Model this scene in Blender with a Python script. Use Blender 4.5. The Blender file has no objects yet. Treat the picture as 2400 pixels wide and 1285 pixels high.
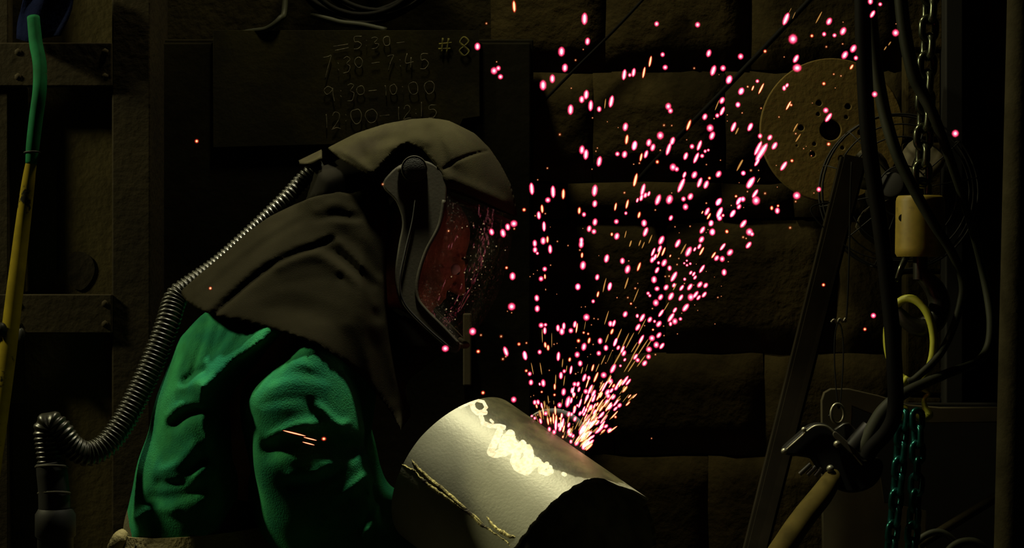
import bpy, bmesh, math, random
import numpy as np
from mathutils import Vector, Matrix

# ------------------------------------------------------------------ camera, light, exposure
SC = bpy.context.scene
COL = SC.collection
CAMY, CAMZ, FPX, CX, CY = -5.0, 1.35, 5500.0, 1200.0, 642.5
cam_d = bpy.data.cameras.new('camera')
cam_d.sensor_width = 36.0
cam_d.lens = 36.0 * FPX / 2400.0
cam_d.clip_end = 60
cam = bpy.data.objects.new('camera', cam_d)
cam.location = (0, CAMY, CAMZ)
cam.rotation_euler = (math.pi / 2, 0, 0)
COL.objects.link(cam)
SC.camera = cam

world = bpy.data.worlds.new('world')
SC.world = world
world.use_nodes = True
world.node_tree.nodes['Background'].inputs[0].default_value = (0.5, 0.45, 0.25, 1)
world.node_tree.nodes['Background'].inputs[1].default_value = 0.0006

SC.view_settings.view_transform = 'Standard'
SC.view_settings.look = 'None'
SC.view_settings.gamma = 1.0
SC.view_settings.use_curve_mapping = False
SC.view_settings.exposure = 0.0
SC.cycles.transparent_max_bounces = 40
SC.cycles.sample_clamp_indirect = 0.5
SC.cycles.max_bounces = 4
SC.cycles.diffuse_bounces = 2
SC.cycles.use_adaptive_sampling = True
SC.cycles.adaptive_threshold = 0.03
SC.cycles.adaptive_min_samples = 16

def area(name, loc, target, size, power, col):
    l = bpy.data.lights.new(name, 'AREA')
    l.shape = 'DISK'; l.size = size; l.energy = power; l.color = col
    o = bpy.data.objects.new(name, l)
    o.location = loc
    o.rotation_euler = (Vector(target) - Vector(loc)).to_track_quat('-Z', 'Y').to_euler()
    COL.objects.link(o)
    return o
# high-bay lamp over the bench, and a second one further down the shop
def spot(name, loc, target, size, power, col, cone, blend):
    l = bpy.data.lights.new(name, 'SPOT')
    l.shadow_soft_size = size; l.energy = power; l.color = col; l.spot_size = math.radians(cone); l.spot_blend = blend
    o = bpy.data.objects.new(name, l)
    o.location = loc
    o.rotation_euler = (Vector(target) - Vector(loc)).to_track_quat('-Z', 'Y').to_euler()
    COL.objects.link(o)
    return o
spot('ceiling_lamp_light', (-0.30, 0.02, 3.3), (-0.06, 0.05, 0.9), 0.09, 285, (1.0, 0.94, 0.66), 50, 0.55)
area('added_wall_light', (-0.45, 0.70, 3.7), (0.5, 1.2, 1.3), 0.2, 34, (1.0, 0.88, 0.50))  # added unseen light, grazes the back wall, board and spool
area('far_lamp_light', (-3.0, 0.32, 2.9), (-0.3, 0.4, 1.2), 0.25, 66, (1.0, 0.93, 0.52))

# ------------------------------------------------------------------ helpers
def sc_at(Y): return (Y - CAMY) / FPX            # metres per pixel at depth Y
def P(px, py, Y=0.0):
    s = sc_at(Y)
    return np.array([(px - CX) * s, Y, CAMZ - (py - CY) * s])
def PV(px, py, Y=0.0): return Vector(P(px, py, Y))

def tag(o, label=None, cat=None, group=None, kind=None):
    if label: o['label'] = label
    if cat: o['category'] = cat
    if group: o['group'] = group
    if kind: o['kind'] = kind
    return o
def empty(name, loc):
    o = bpy.data.objects.new(name, None)
    o.location = loc; o.empty_display_size = 0.05
    COL.objects.link(o)
    return o
def link(name, me, mat=None, parent=None, smooth=True):
    o = bpy.data.objects.new(name, me)
    if mat is not None and len(me.materials) == 0: me.materials.append(mat)
    if smooth and len(me.polygons): me.polygons.foreach_set('use_smooth', [True] * len(me.polygons))
    COL.objects.link(o)
    if parent is not None:
        o.parent = parent
        o.matrix_parent_inverse = Matrix.Translation(-world_loc(parent))
    return o
def world_loc(o):
    v = Vector((0, 0, 0))
    while o is not None:
        if o.parent is None or True: v = v + o.location
        if o.parent is not None: v = v + o.matrix_parent_inverse.translation
        o = o.parent
    return v
def mesh_from(name, verts, faces):
    me = bpy.data.meshes.new(name)
    me.from_pydata([tuple(map(float, v)) for v in verts], [], [tuple(int(i) for i in f) for f in faces])
    me.update()
    return me
def mesh_np(name, V, Q):
    me = bpy.data.meshes.new(name)
    me.vertices.add(len(V)); me.vertices.foreach_set('co', np.asarray(V, np.float32).ravel())
    k = Q.shape[1]
    me.loops.add(len(Q) * k); me.loops.foreach_set('vertex_index', np.asarray(Q, np.int32).ravel())
    me.polygons.add(len(Q))
    me.polygons.foreach_set('loop_start', np.arange(0, len(Q) * k, k, dtype=np.int32))
    me.update(calc_edges=True); me.validate()
    return me
def bm_mesh(name, bm):
    me = bpy.data.meshes.new(name); bm.to_mesh(me); bm.free(); return me
def box_mesh(name, lo, hi, bev=0.0, seg=2):
    bm = bmesh.new()
    bmesh.ops.create_cube(bm, size=1.0)
    lo, hi = Vector(lo), Vector(hi)
    for v in bm.verts:
        v.co = Vector(((lo[i] + hi[i]) / 2 + v.co[i] * (hi[i] - lo[i]) for i in range(3)))
    if bev > 0:
        bmesh.ops.bevel(bm, geom=bm.edges[:], offset=bev, segments=seg, affect='EDGES', profile=0.5)
    return bm_mesh(name, bm)
def box_px(name, x0, y0, x1, y1, Y0, Y1, mat, parent=None, bev=0.004):
    a, b = P(x0, y1, Y0), P(x1, y0, Y0)
    return link(name, box_mesh(name, (a[0], Y0, a[2]), (b[0], Y1, b[2]), bev), mat, parent, smooth=False)
def catmull(pts, n=8):
    pts = [np.array(p, float) for p in pts]
    if len(pts) == 2:
        return [pts[0] + (pts[1] - pts[0]) * t for t in np.linspace(0, 1, n + 1)]
    ext = [2 * pts[0] - pts[1]] + pts + [2 * pts[-1] - pts[-2]]
    out = []
    for i in range(1, len(ext) - 2):
        p0, p1, p2, p3 = ext[i - 1], ext[i], ext[i + 1], ext[i + 2]
        for j in range(n):
            t = j / n
            out.append(0.5 * ((2 * p1) + (-p0 + p2) * t + (2 * p0 - 5 * p1 + 4 * p2 - p3) * t * t + (-p0 + 3 * p1 - 3 * p2 + p3) * t ** 3))
    out.append(pts[-1])
    return out
def tube_geo(path, rad, n=10, closed=False, flat=1.0):
    path = [np.array(p, float) for p in path]
    m = len(path)
    T = []
    for i in range(m):
        if closed: t = path[(i + 1) % m] - path[i - 1]
        else: t = path[min(i + 1, m - 1)] - path[max(i - 1, 0)]
        T.append(t / (np.linalg.norm(t) + 1e-12))
    ref = np.array([0, 1.0, 0]) if abs(T[0][1]) < 0.9 else np.array([1.0, 0, 0])
    N = ref - T[0] * ref.dot(T[0]); N /= np.linalg.norm(N)
    V, F = [], []
    for i in range(m):
        N = N - T[i] * N.dot(T[i]); N /= np.linalg.norm(N)
        B = np.cross(T[i], N)
        r = rad[i] if hasattr(rad, '__len__') else rad
        for k in range(n):
            a = 2 * math.pi * k / n
            V.append(path[i] + r * (math.cos(a) * N * flat + math.sin(a) * B))
    mm = m if closed else m - 1
    for i in range(mm):
        j = (i + 1) % m
        for k in range(n):
            k2 = (k + 1) % n
            F.append((i * n + k, i * n + k2, j * n + k2, j * n + k))
    if not closed:
        F.append(tuple(range(n - 1, -1, -1))); F.append(tuple((m - 1) * n + k for k in range(n)))
    return V, F
def tube(name, pts, r, mat, parent=None, n=10, sub=8, closed=False, flat=1.0):
    """pts: world points; r: scalar or one radius per control point"""
    if closed:
        path, rr = pts, r
    else:
        path = catmull(pts, sub)
        rr = r
        if hasattr(r, '__len__'):
            rr = np.interp(np.linspace(0, len(pts) - 1, len(path)), range(len(pts)), r)
    V, F = tube_geo(path, rr, n, closed, flat)
    return link(name, mesh_from(name, V, F), mat, parent)
def pts3(lst, Y=None):
    return [P(p[0], p[1], p[2] if len(p) > 2 else Y) for p in lst]
def cyl_mesh(name, p0, p1, r0, r1=None, n=24, bev=0.0):
    r1 = r0 if r1 is None else r1
    p0, p1 = np.array(p0, float), np.array(p1, float)
    d = (p1 - p0); L = np.linalg.norm(d); d = d / L
    if bev > 0: path = [p0, p0 + d * bev * .3, p0 + d * bev, p1 - d * bev, p1 - d * bev * .3, p1]; rr = [r0 - bev, r0 - bev * .3, r0, r1, r1 - bev * .3, r1 - bev]
    else: path = [p0, p1]; rr = [r0, r1]
    V, F = tube_geo(path, rr, n)
    return mesh_from(name, V, F)
def cyl(name, p0, p1, r0, mat, parent=None, r1=None, n=24, bev=0.0, smooth=True):
    o = link(name, cyl_mesh(name, p0, p1, r0, r1, n, bev), mat, parent, smooth)
    if smooth: edge_split(o)
    return o
def edge_split(o, ang=40):
    m = o.modifiers.new('edge', 'EDGE_SPLIT'); m.split_angle = math.radians(ang)
def ball(name, c, r, mat, parent=None, sub=2, scale=(1, 1, 1)):
    bm = bmesh.new(); bmesh.ops.create_icosphere(bm, subdivisions=sub, radius=r)
    for v in bm.verts: v.co = Vector((v.co[i] * scale[i] + c[i] for i in range(3)))
    return link(name, bm_mesh(name, bm), mat, parent)
def plate(name, poly, Y0, thick, mat, parent=None, bev=0.0, holes=()):
    """flat plate cut to an outline (list of world x,z), optional round holes (x,z,r)"""
    cu = bpy.data.curves.new(name, 'CURVE'); cu.dimensions = '2D'; cu.fill_mode = 'BOTH'
    def spl(pp):
        s = cu.splines.new('POLY'); s.points.add(len(pp) - 1); s.use_cyclic_u = True
        for q, (x, z) in zip(s.points, pp): q.co = (x, z, 0, 1)
    spl(poly)
    for (hx, hz, hr) in holes:
        spl([(hx + hr * math.cos(2 * math.pi * k / 28), hz + hr * math.sin(2 * math.pi * k / 28)) for k in range(28)])
    cu.extrude = max(thick / 2 - bev, 1e-4); cu.bevel_depth = bev; cu.bevel_resolution = 2
    t = bpy.data.objects.new('tmp', cu); COL.objects.link(t)
    dg = bpy.context.evaluated_depsgraph_get(); dg.update()
    me = bpy.data.meshes.new_from_object(t.evaluated_get(dg))
    bpy.data.objects.remove(t); bpy.data.curves.remove(cu)
    me.name = name
    # local (x, z, h) -> world (x, Y0 + thick/2 - h, z)
    me.transform(Matrix(((1, 0, 0, 0), (0, 0, -1, Y0 + thick / 2), (0, 1, 0, 0), (0, 0, 0, 1))))
    me.materials.clear()
    o = link(name, me, mat, parent, smooth=False)
    return o
def px_poly(lst, Y): return [(P(x, y, Y)[0], P(x, y, Y)[2]) for x, y in lst]
def smooth_poly(lst, n=5): # closed catmull in 2D
    L = [np.array(p, float) for p in lst]; m = len(L); out = []
    for i in range(m):
        p0, p1, p2, p3 = L[i - 1], L[i], L[(i + 1) % m], L[(i + 2) % m]
        for j in range(n):
            t = j / n
            out.append(0.5 * ((2 * p1) + (-p0 + p2) * t + (2 * p0 - 5 * p1 + 4 * p2 - p3) * t * t + (-p0 + 3 * p1 - 3 * p2 + p3) * t ** 3))
    return [tuple(p) for p in out]

# ------------------------------------------------------------------ materials
def mat(name, col, rough=0.7, metal=0.0, var=0.35, scale=6.0, bump=0.0, bscale=80.0, col2=None, mix=(0.45, 0.6), spec=0.3):
    m = bpy.data.materials.new(name); m.use_nodes = True
    nt = m.node_tree; b = nt.nodes['Principled BSDF']
    b.inputs['Roughness'].default_value = rough
    b.inputs['Metallic'].default_value = metal
    b.inputs['Specular IOR Level'].default_value = spec
    tc = nt.nodes.new('ShaderNodeTexCoord')
    n1 = nt.nodes.new('ShaderNodeTexNoise'); n1.inputs['Scale'].default_value = scale; n1.inputs['Detail'].default_value = 6
    nt.links.new(tc.outputs['Object'], n1.inputs['Vector'])
    r = nt.nodes.new('ShaderNodeValToRGB')
    r.color_ramp.elements[0].position = 0.3; r.color_ramp.elements[1].position = 0.7
    r.color_ramp.elements[0].color = tuple(c * (1 - var) for c in col) + (1,)
    r.color_ramp.elements[1].color = tuple(min(1, c * (1 + var)) for c in col) + (1,)
    nt.links.new(n1.outputs['Fac'], r.inputs['Fac'])
    out = r.outputs['Color']
    if col2:
        n2 = nt.nodes.new('ShaderNodeTexNoise'); n2.inputs['Scale'].default_value = scale * 0.7; n2.inputs['Detail'].default_value = 8
        n2.inputs['Roughness'].default_value = 0.65
        mp = nt.nodes.new('ShaderNodeMapping'); mp.inputs['Location'].default_value = (3.1, 7.7, 1.3)
        nt.links.new(tc.outputs['Object'], mp.inputs['Vector']); nt.links.new(mp.outputs['Vector'], n2.inputs['Vector'])
        r2 = nt.nodes.new('ShaderNodeValToRGB')
        r2.color_ramp.elements[0].position = mix[0]; r2.color_ramp.elements[1].position = mix[1]
        nt.links.new(n2.outputs['Fac'], r2.inputs['Fac'])
        mx = nt.nodes.new('ShaderNodeMix'); mx.data_type = 'RGBA'
        nt.links.new(r2.outputs['Color'], mx.inputs['Factor'])
        nt.links.new(out, mx.inputs['A']); mx.inputs['B'].default_value = tuple(col2) + (1,)
        out = mx.outputs['Result']
    nt.links.new(out, b.inputs['Base Color'])
    if bump > 0:
        n3 = nt.nodes.new('ShaderNodeTexNoise'); n3.inputs['Scale'].default_value = bscale; n3.inputs['Detail'].default_value = 5
        nt.links.new(tc.outputs['Object'], n3.inputs['Vector'])
        bp = nt.nodes.new('ShaderNodeBump'); bp.inputs['Strength'].default_value = bump; bp.inputs['Distance'].default_value = 0.01
        nt.links.new(n3.outputs['Fac'], bp.inputs['Height']); nt.links.new(bp.outputs['Normal'], b.inputs['Normal'])
    return m
def emit(name, col, strength, add=False):
    m = bpy.data.materials.new(name); m.use_nodes = True
    nt = m.node_tree; nt.nodes.remove(nt.nodes['Principled BSDF'])
    e = nt.nodes.new('ShaderNodeEmission'); e.inputs[0].default_value = tuple(col) + (1,); e.inputs[1].default_value = strength
    out = nt.nodes['Material Output']
    if add:
        t = nt.nodes.new('ShaderNodeBsdfTransparent'); a = nt.nodes.new('ShaderNodeAddShader')
        nt.links.new(e.outputs[0], a.inputs[0]); nt.links.new(t.outputs[0], a.inputs[1]); nt.links.new(a.outputs[0], out.inputs[0])
    else: nt.links.new(e.outputs[0], out.inputs[0])
    m.cycles.emission_sampling = 'NONE'
    return m
M = {}
M['stone'] = mat('rough_stone', (0.029, 0.0225, 0.0082), 0.95, var=0.45, scale=5, bump=0.7, bscale=30, col2=(0.010, 0.008, 0.003), mix=(0.48, 0.72), spec=0.05)
M['mortar'] = mat('dark_mortar', (0.012, 0.010, 0.004), 0.95, bump=0.6, bscale=40, spec=0.05)
M['concrete'] = mat('shop_floor', (0.03, 0.027, 0.018), 0.9, bump=0.3)
M['cab'] = mat('dark_steel_cabinet', (0.0060, 0.0055, 0.0032), 0.85, var=0.5, scale=3, bump=0.2, bscale=30, col2=(0.010, 0.0085, 0.0042), spec=0.03)
M['board'] = mat('chalkboard', (0.014, 0.013, 0.008), 0.95, var=0.3, scale=4, bump=0.1, col2=(0.032, 0.029, 0.008), mix=(0.45, 0.72), spec=0.03)
M['chalk'] = mat('white_chalk', (0.075, 0.070, 0.045), 0.95, var=0.8, scale=90)
M['chalky'] = mat('yellow_chalk', (0.075, 0.070, 0.012), 0.95, var=0.8, scale=60)
M['col'] = mat('painted_column', (0.017, 0.013, 0.0055), 0.8, var=0.35, scale=7, bump=0.25, bscale=50, spec=0.1)
M['colback'] = mat('flaking_panel', (0.037, 0.029, 0.0095), 0.85, var=0.25, scale=8, bump=0.3, bscale=40, col2=(0.018, 0.015, 0.008), mix=(0.60, 0.66), spec=0.1)
M['black'] = mat('black_rubber', (0.006, 0.006, 0.005), 0.6, var=0.2, spec=0.25)
M['cable'] = mat('black_cable', (0.004, 0.004, 0.0035), 0.7, var=0.3, spec=0.05)
M['gcable'] = mat('grey_green_cable', (0.020, 0.022, 0.014), 0.6, var=0.3, spec=0.12)
M['hoseg'] = mat('green_hose', (0.004, 0.066, 0.024), 0.8, spec=0.06, var=0.3, scale=25, col2=(0.03, 0.05, 0.02), mix=(0.64, 0.7))
M['hosey'] = mat('yellow_hose', (0.130, 0.098, 0.004), 0.8, spec=0.06, var=0.2, scale=26, col2=(0.006, 0.006, 0.005), mix=(0.60, 0.64))
M['navy'] = mat('navy_cloth', (0.0025, 0.004, 0.016), 0.95, spec=0.02, bump=0.3)
M['hood'] = mat('grey_green_canvas', (0.0250, 0.0225, 0.0120), 0.95, var=0.25, scale=9, bump=0.2, bscale=520, col2=(0.019, 0.0165, 0.0105), spec=0.0)
M['cape'] = mat('dark_canvas', (0.0118, 0.0105, 0.0064), 1.0, var=0.25, scale=9, bump=0.22, bscale=520, spec=0.0)
M['neck'] = mat('black_neck_cloth', (0.006, 0.0055, 0.004), 0.95, spec=0.02)
M['frame'] = mat('grey_plastic_frame', (0.030, 0.027, 0.016), 0.7, var=0.25, scale=14, bump=0.04, bscale=150, spec=0.2)
M['knob'] = mat('dark_knob', (0.022, 0.022, 0.018), 0.5, var=0.3, scale=60, bump=0.3, bscale=400)
M['shirt'] = mat('green_cotton', (0.022, 0.185, 0.066), 0.95, var=0.35, scale=13, bump=0.3, bscale=300, col2=(0.010, 0.125, 0.066), mix=(0.4, 0.65), spec=0.05)
M['trouser'] = mat('olive_work_trousers', (0.05, 0.045, 0.02), 0.95, bump=0.3, bscale=200)
M['belt'] = mat('tan_leather', (0.27, 0.23, 0.10), 0.8, var=0.3, scale=14, bump=0.3, bscale=120)
M['skin'] = mat('skin', (0.26, 0.125, 0.06), 0.6, var=0.25, scale=25, bump=0.15, bscale=180)
M['toolhose'] = mat('olive_sleeve', (0.050, 0.039, 0.009), 0.85, spec=0.05, var=0.3, scale=20)
M['eye'] = mat('eye_white', (0.5, 0.45, 0.4), 0.3)
M['iris'] = mat('iris', (0.02, 0.012, 0.008), 0.3)
M['boot'] = mat('boot_leather', (0.02, 0.016, 0.01), 0.6)
M['hose'] = mat('corrugated_hose', (0.012, 0.012, 0.008), 0.36, var=0.2, spec=0.4)
M['steel'] = mat('worn_steel', (0.20, 0.20, 0.14), 0.42, metal=0.8, var=0.3, scale=30, col2=(0.08, 0.07, 0.04), mix=(0.5, 0.7))
M['dsteel'] = mat('dark_oily_steel', (0.035, 0.034, 0.026), 0.35, metal=0.5, var=0.3, scale=20, spec=0.5)
M['disc'] = mat('ochre_disc', (0.110, 0.078, 0.021), 0.85, var=0.22, scale=6, bump=0.2, bscale=60, spec=0.1)
M['yblock'] = mat('yellow_paint', (0.20, 0.15, 0.022), 0.5, var=0.25, scale=25, col2=(0.06, 0.05, 0.02), mix=(0.6, 0.7))
M['lime'] = mat('lime_paint', (0.36, 0.38, 0.035), 0.45, var=0.2, scale=20, spec=0.4)
M['teal'] = mat('teal_chain', (0.007, 0.080, 0.070), 0.28, metal=0.85, var=0.3, scale=30, spec=0.7)
M['chain'] = mat('chain_steel', (0.09, 0.10, 0.065), 0.25, metal=0.9, var=0.3, scale=30, spec=0.7)
M['pale'] = mat('cream_enamel', (0.052, 0.044, 0.021), 0.7, var=0.25, scale=9, col2=(0.04, 0.034, 0.018), mix=(0.5, 0.7))
M['post'] = mat('grey_post', (0.026, 0.0225, 0.012), 0.9, spec=0.03, var=0.3, scale=12, bump=0.2)
M['bar'] = mat('dark_bar', (0.012, 0.010, 0.006), 0.9, spec=0.03, var=0.3, scale=12)
M['tool'] = mat('black_tool_casing', (0.006, 0.006, 0.005), 0.5, spec=0.15)
M['bead'] = mat('rusty_edge', (0.62, 0.52, 0.19), 0.7, var=0.7, scale=40, bump=0.6, bscale=150, col2=(0.04, 0.03, 0.015), mix=(0.42, 0.58))
M['guard'] = mat('blue_grey_guard', (0.16, 0.18, 0.18), 0.4, metal=0.3)
def visor_mat():
    m = bpy.data.materials.new('clear_visor'); m.use_nodes = True
    nt = m.node_tree; nt.nodes.remove(nt.nodes['Principled BSDF']); out = nt.nodes['Material Output']
    tr = nt.nodes.new('ShaderNodeBsdfTransparent'); tr.inputs[0].default_value = (0.93, 0.92, 0.9, 1)
    gl = nt.nodes.new('ShaderNodeBsdfGlossy'); gl.inputs['Roughness'].default_value = 0.05
    df = nt.nodes.new('ShaderNodeBsdfDiffuse'); df.inputs[0].default_value = (0.5, 0.45, 0.38, 1)
    n = nt.nodes.new('ShaderNodeTexNoise'); n.inputs['Scale'].default_value = 180; n.inputs['Detail'].default_value = 3
    tc = nt.nodes.new('ShaderNodeTexCoord'); nt.links.new(tc.outputs['Object'], n.inputs['Vector'])
    rp = nt.nodes.new('ShaderNodeValToRGB'); rp.color_ramp.elements[0].position = 0.58; rp.color_ramp.elements[1].position = 0.75
    rp.color_ramp.elements[0].color = (0.02, 0.02, 0.02, 1); rp.color_ramp.elements[1].color = (0.35, 0.35, 0.35, 1)
    nt.links.new(n.outputs['Fac'], rp.inputs['Fac'])
    m1 = nt.nodes.new('ShaderNodeMixShader'); m1.inputs[0].default_value = 0.04
    nt.links.new(tr.outputs[0], m1.inputs[1]); nt.links.new(gl.outputs[0], m1.inputs[2])
    m2 = nt.nodes.new('ShaderNodeMixShader'); nt.links.new(rp.outputs['Color'], m2.inputs[0])
    nt.links.new(m1.outputs[0], m2.inputs[1]); nt.links.new(df.outputs[0], m2.inputs[2])
    nt.links.new(m2.outputs[0], out.inputs[0])
    return m
M['visor'] = visor_mat()

# ------------------------------------------------------------------ implicit surfaces (for bodies and cloth)
class Field:
    def __init__(s, lo, hi, h):
        s.lo = np.array(lo, float); s.h = h
        s.n = np.ceil((np.array(hi) - s.lo) / h).astype(int) + 1
        s.ax = [(s.lo[i] + h * np.arange(s.n[i])).astype(np.float32) for i in range(3)]
        s.F = np.full(tuple(s.n), 1.0, np.float32)
    def sl(s, lo, hi):
        r = []
        for i in range(3):
            a = int(max(0, math.floor((lo[i] - s.lo[i]) / s.h))); b = int(min(s.n[i], math.ceil((hi[i] - s.lo[i]) / s.h) + 1))
            r.append(slice(a, max(a, b)))
        return tuple(r)
    def grid(s, q): return s.ax[0][q[0]][:, None, None], s.ax[1][q[1]][None, :, None], s.ax[2][q[2]][None, None, :]
    def put(s, q, d, k, mode):
        a = s.F[q]
        if mode == 'add':
            if k <= 0: s.F[q] = np.minimum(a, d); return
            h = np.clip(0.5 + 0.5 * (a - d) / k, 0, 1); s.F[q] = a * (1 - h) + d * h - k * h * (1 - h)
        else:
            d = -d
            h = np.clip(0.5 - 0.5 * (a - d) / max(k, 1e-5), 0, 1); s.F[q] = a * (1 - h) + d * h + k * h * (1 - h)
    def cap(s, a, b, ra, rb=None, k=0.02, mode='add', ys=1.0):
        rb = ra if rb is None else rb
        a, b = np.array(a, float), np.array(b, float); R = max(ra, rb) / min(ys, 1.0) + k + 3 * s.h + 0.02
        q = s.sl(np.minimum(a, b) - R, np.maximum(a, b) + R)
        x, y, z = s.grid(q)
        ba = b - a; dd = (ba ** 2).sum() + 1e-12
        px, py, pz = x - a[0], y - a[1], z - a[2]
        t = np.clip((px * ba[0] + py * ba[1] + pz * ba[2]) / dd, 0, 1)
        d = np.sqrt((px - t * ba[0]) ** 2 + ((py - t * ba[1]) * ys) ** 2 + (pz - t * ba[2]) ** 2) - (ra + (rb - ra) * t)
        s.put(q, d, k, mode)
    def ell(s, c, r, k=0.02, mode='add', rot=None):
        c = np.array(c, float); r = np.array(r, float); R = r.max() + k + 3 * s.h + 0.01
        q = s.sl(c - R, c + R); x, y, z = s.grid(q)
        X, Y, Z = x - c[0], y - c[1], z - c[2]
        if rot is not None:
            X, Y, Z = (rot[0][0] * X + rot[0][1] * Y + rot[0][2] * Z, rot[1][0] * X + rot[1][1] * Y + rot[1][2] * Z, rot[2][0] * X + rot[2][1] * Y + rot[2][2] * Z)
        k0 = np.sqrt((X / r[0]) ** 2 + (Y / r[1]) ** 2 + (Z / r[2]) ** 2)
        d = (k0 - 1) * r.min()
        s.put(q, d, k, mode)
    def mesh(s, name, smooth=1):
        F = s.F; h = s.h
        S = F < 0
        nx, ny, nz = F.shape
        cnt = np.zeros((nx - 1, ny - 1, nz - 1), np.int8)
        offs = [(i, j, k) for i in (0, 1) for j in (0, 1) for k in (0, 1)]
        for (i, j, k) in offs: cnt += S[i:nx - 1 + i, j:ny - 1 + j, k:nz - 1 + k]
        act = (cnt > 0) & (cnt < 8)
        I = np.argwhere(act); N = len(I)
        idx = np.full(act.shape, -1, np.int32); idx[act] = np.arange(N)
        vals = {o: F[I[:, 0] + o[0], I[:, 1] + o[1], I[:, 2] + o[2]] for o in offs}
        acc = np.zeros((N, 3)); c = np.zeros(N)
        for o in offs:
            for ax in range(3):
                if o[ax] == 0:
                    o2 = list(o); o2[ax] = 1; o2 = tuple(o2)
                    a, b = vals[o], vals[o2]
                    m = (a < 0) != (b < 0)
                    t = np.where(m, a / np.where(m, a - b, 1), 0)
                    p = np.tile(np.array(o, float), (N, 1)); p[:, ax] = t
                    acc += p * m[:, None]; c += m
        V = s.lo + (I + acc / c[:, None]) * h
        Q = []
        for ax in range(3):
            sl0 = [slice(None)] * 3; sl1 = [slice(None)] * 3
            sl0[ax] = slice(0, -1); sl1[ax] = slice(1, None)
            A, B = S[tuple(sl0)], S[tuple(sl1)]
            ch = A != B
            o1, o2 = [(1, 2), (2, 0), (0, 1)][ax]
            E = np.argwhere(ch)
            ok = (E[:, o1] > 0) & (E[:, o2] > 0) & (E[:, o1] < F.shape[o1] - 1) & (E[:, o2] < F.shape[o2] - 1)
            E = E[ok]
            def cell(d1, d2):
                C = E.copy(); C[:, o1] -= d1; C[:, o2] -= d2
                return idx[C[:, 0], C[:, 1], C[:, 2]]
            q = np.stack([cell(1, 1), cell(0, 1), cell(0, 0), cell(1, 0)], 1)
            inside = A[E[:, 0], E[:, 1], E[:, 2]]
            q[~inside] = q[~inside][:, ::-1]
            Q.append(q)
        Q = np.concatenate(Q); Q = Q[(Q >= 0).all(1)]
        for _ in range(smooth):
            nb = np.zeros_like(V); w = np.zeros(N)
            for a, b in ((0, 1), (1, 2), (2, 3), (3, 0)):
                np.add.at(nb, Q[:, a], V[Q[:, b]]); np.add.at(w, Q[:, a], 1)
                np.add.at(nb, Q[:, b], V[Q[:, a]]); np.add.at(w, Q[:, b], 1)
            V = V * 0.45 + 0.55 * nb / np.maximum(w, 1)[:, None]
        return mesh_np(name, V, Q)
def split_mesh(me):
    """one mesh per connected piece, largest first; crumbs are dropped"""
    V = np.zeros(len(me.vertices) * 3, np.float32); me.vertices.foreach_get('co', V); V = V.reshape(-1, 3)
    Q = np.zeros(len(me.loops), np.int32); me.loops.foreach_get('vertex_index', Q); Q = Q.reshape(-1, 4)
    lab = np.arange(len(V))
    while True:
        m = lab[Q].min(1); n2 = lab.copy()
        for k in range(4): np.minimum.at(n2, Q[:, k], m)
        n2 = n2[n2]
        if (n2 == lab).all(): break
        lab = n2
    out = []
    for l, c in sorted(zip(*np.unique(lab[Q[:, 0]], return_counts=True)), key=lambda t: -t[1]):
        if c < 60: continue
        q = Q[lab[Q[:, 0]] == l]; u, inv = np.unique(q, return_inverse=True)
        out.append(mesh_np(me.name, V[u], inv.reshape(-1, 4)))
    return out
def seg_dist(X, Z, pts):
    """2D distance to a polyline"""
    D = np.full(np.broadcast(X, Z).shape, 1e6, np.float32)
    for (x0, z0), (x1, z1) in zip(pts[:-1], pts[1:]):
        bx, bz = x1 - x0, z1 - z0
        t = np.clip(((X - x0) * bx + (Z - z0) * bz) / (bx * bx + bz * bz + 1e-12), 0, 1)
        D = np.minimum(D, np.sqrt((X - x0 - t * bx) ** 2 + (Z - z0 - t * bz) ** 2))
    return D
def poly_sd(X, Z, poly):
    """2D signed distance, negative inside"""
    D = seg_dist(X, Z, list(poly) + [poly[0]])
    ins = np.zeros(D.shape, bool)
    for (x0, z0), (x1, z1) in zip(poly, list(poly[1:]) + [poly[0]]):
        c = ((z0 > Z) != (z1 > Z)) & (X < (x1 - x0) * (Z - z0) / ((z1 - z0) if z1 != z0 else 1e-9) + x0)
        ins ^= c
    return np.where(ins, -D, D)
def groove(fld, lst, Ynear, yc, sign_near=True):
    """press creases (depth>0) or raise ridges (depth<0) into the side of a form nearest the camera"""
    X, Z = fld.ax[0][:, None], fld.ax[2][None, :]
    yw = 1 / (1 + np.exp((fld.ax[1] - (yc - 0.02)) / 0.025))
    for pts, wid, dep in lst:
        pp = [(P(p[0], p[1], Ynear)[0], P(p[0], p[1], Ynear)[2]) for p in catmull([(a, b, 0) for a, b in pts], 5)]
        D = seg_dist(X, Z, pp) / (wid * sc_at(Ynear))
        g = (dep * np.exp(-D * D)).astype(np.float32)
        if abs(g).max() < 1e-5: continue
        fld.F += g[:, None, :] * yw[None, :, None].astype(np.float32)
# ------------------------------------------------------------------ the shop: floor, stone wall, column
rnd = random.Random(7)
YW = 1.25
tag(link('floor', box_mesh('floor', (-4.5, -4.0, -0.1), (3.5, 1.6, 0.0)), M['concrete'], smooth=False), 'dark concrete shop floor', 'floor', kind='structure')
wall = link('wall_back', box_mesh('wall_back', (-4.5, YW + 0.016, 0), (3.5, YW + 0.3, 4.0)), M['mortar'], smooth=False)
tag(wall, 'rough dark stone block wall behind the sparks', 'wall', kind='structure')
tag(link('ceiling', box_mesh('ceiling', (-4.5, -4.0, 4.0), (3.5, 1.6, 4.1)), M['concrete'], smooth=False), 'dark shop ceiling', 'ceiling', kind='structure')

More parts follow.
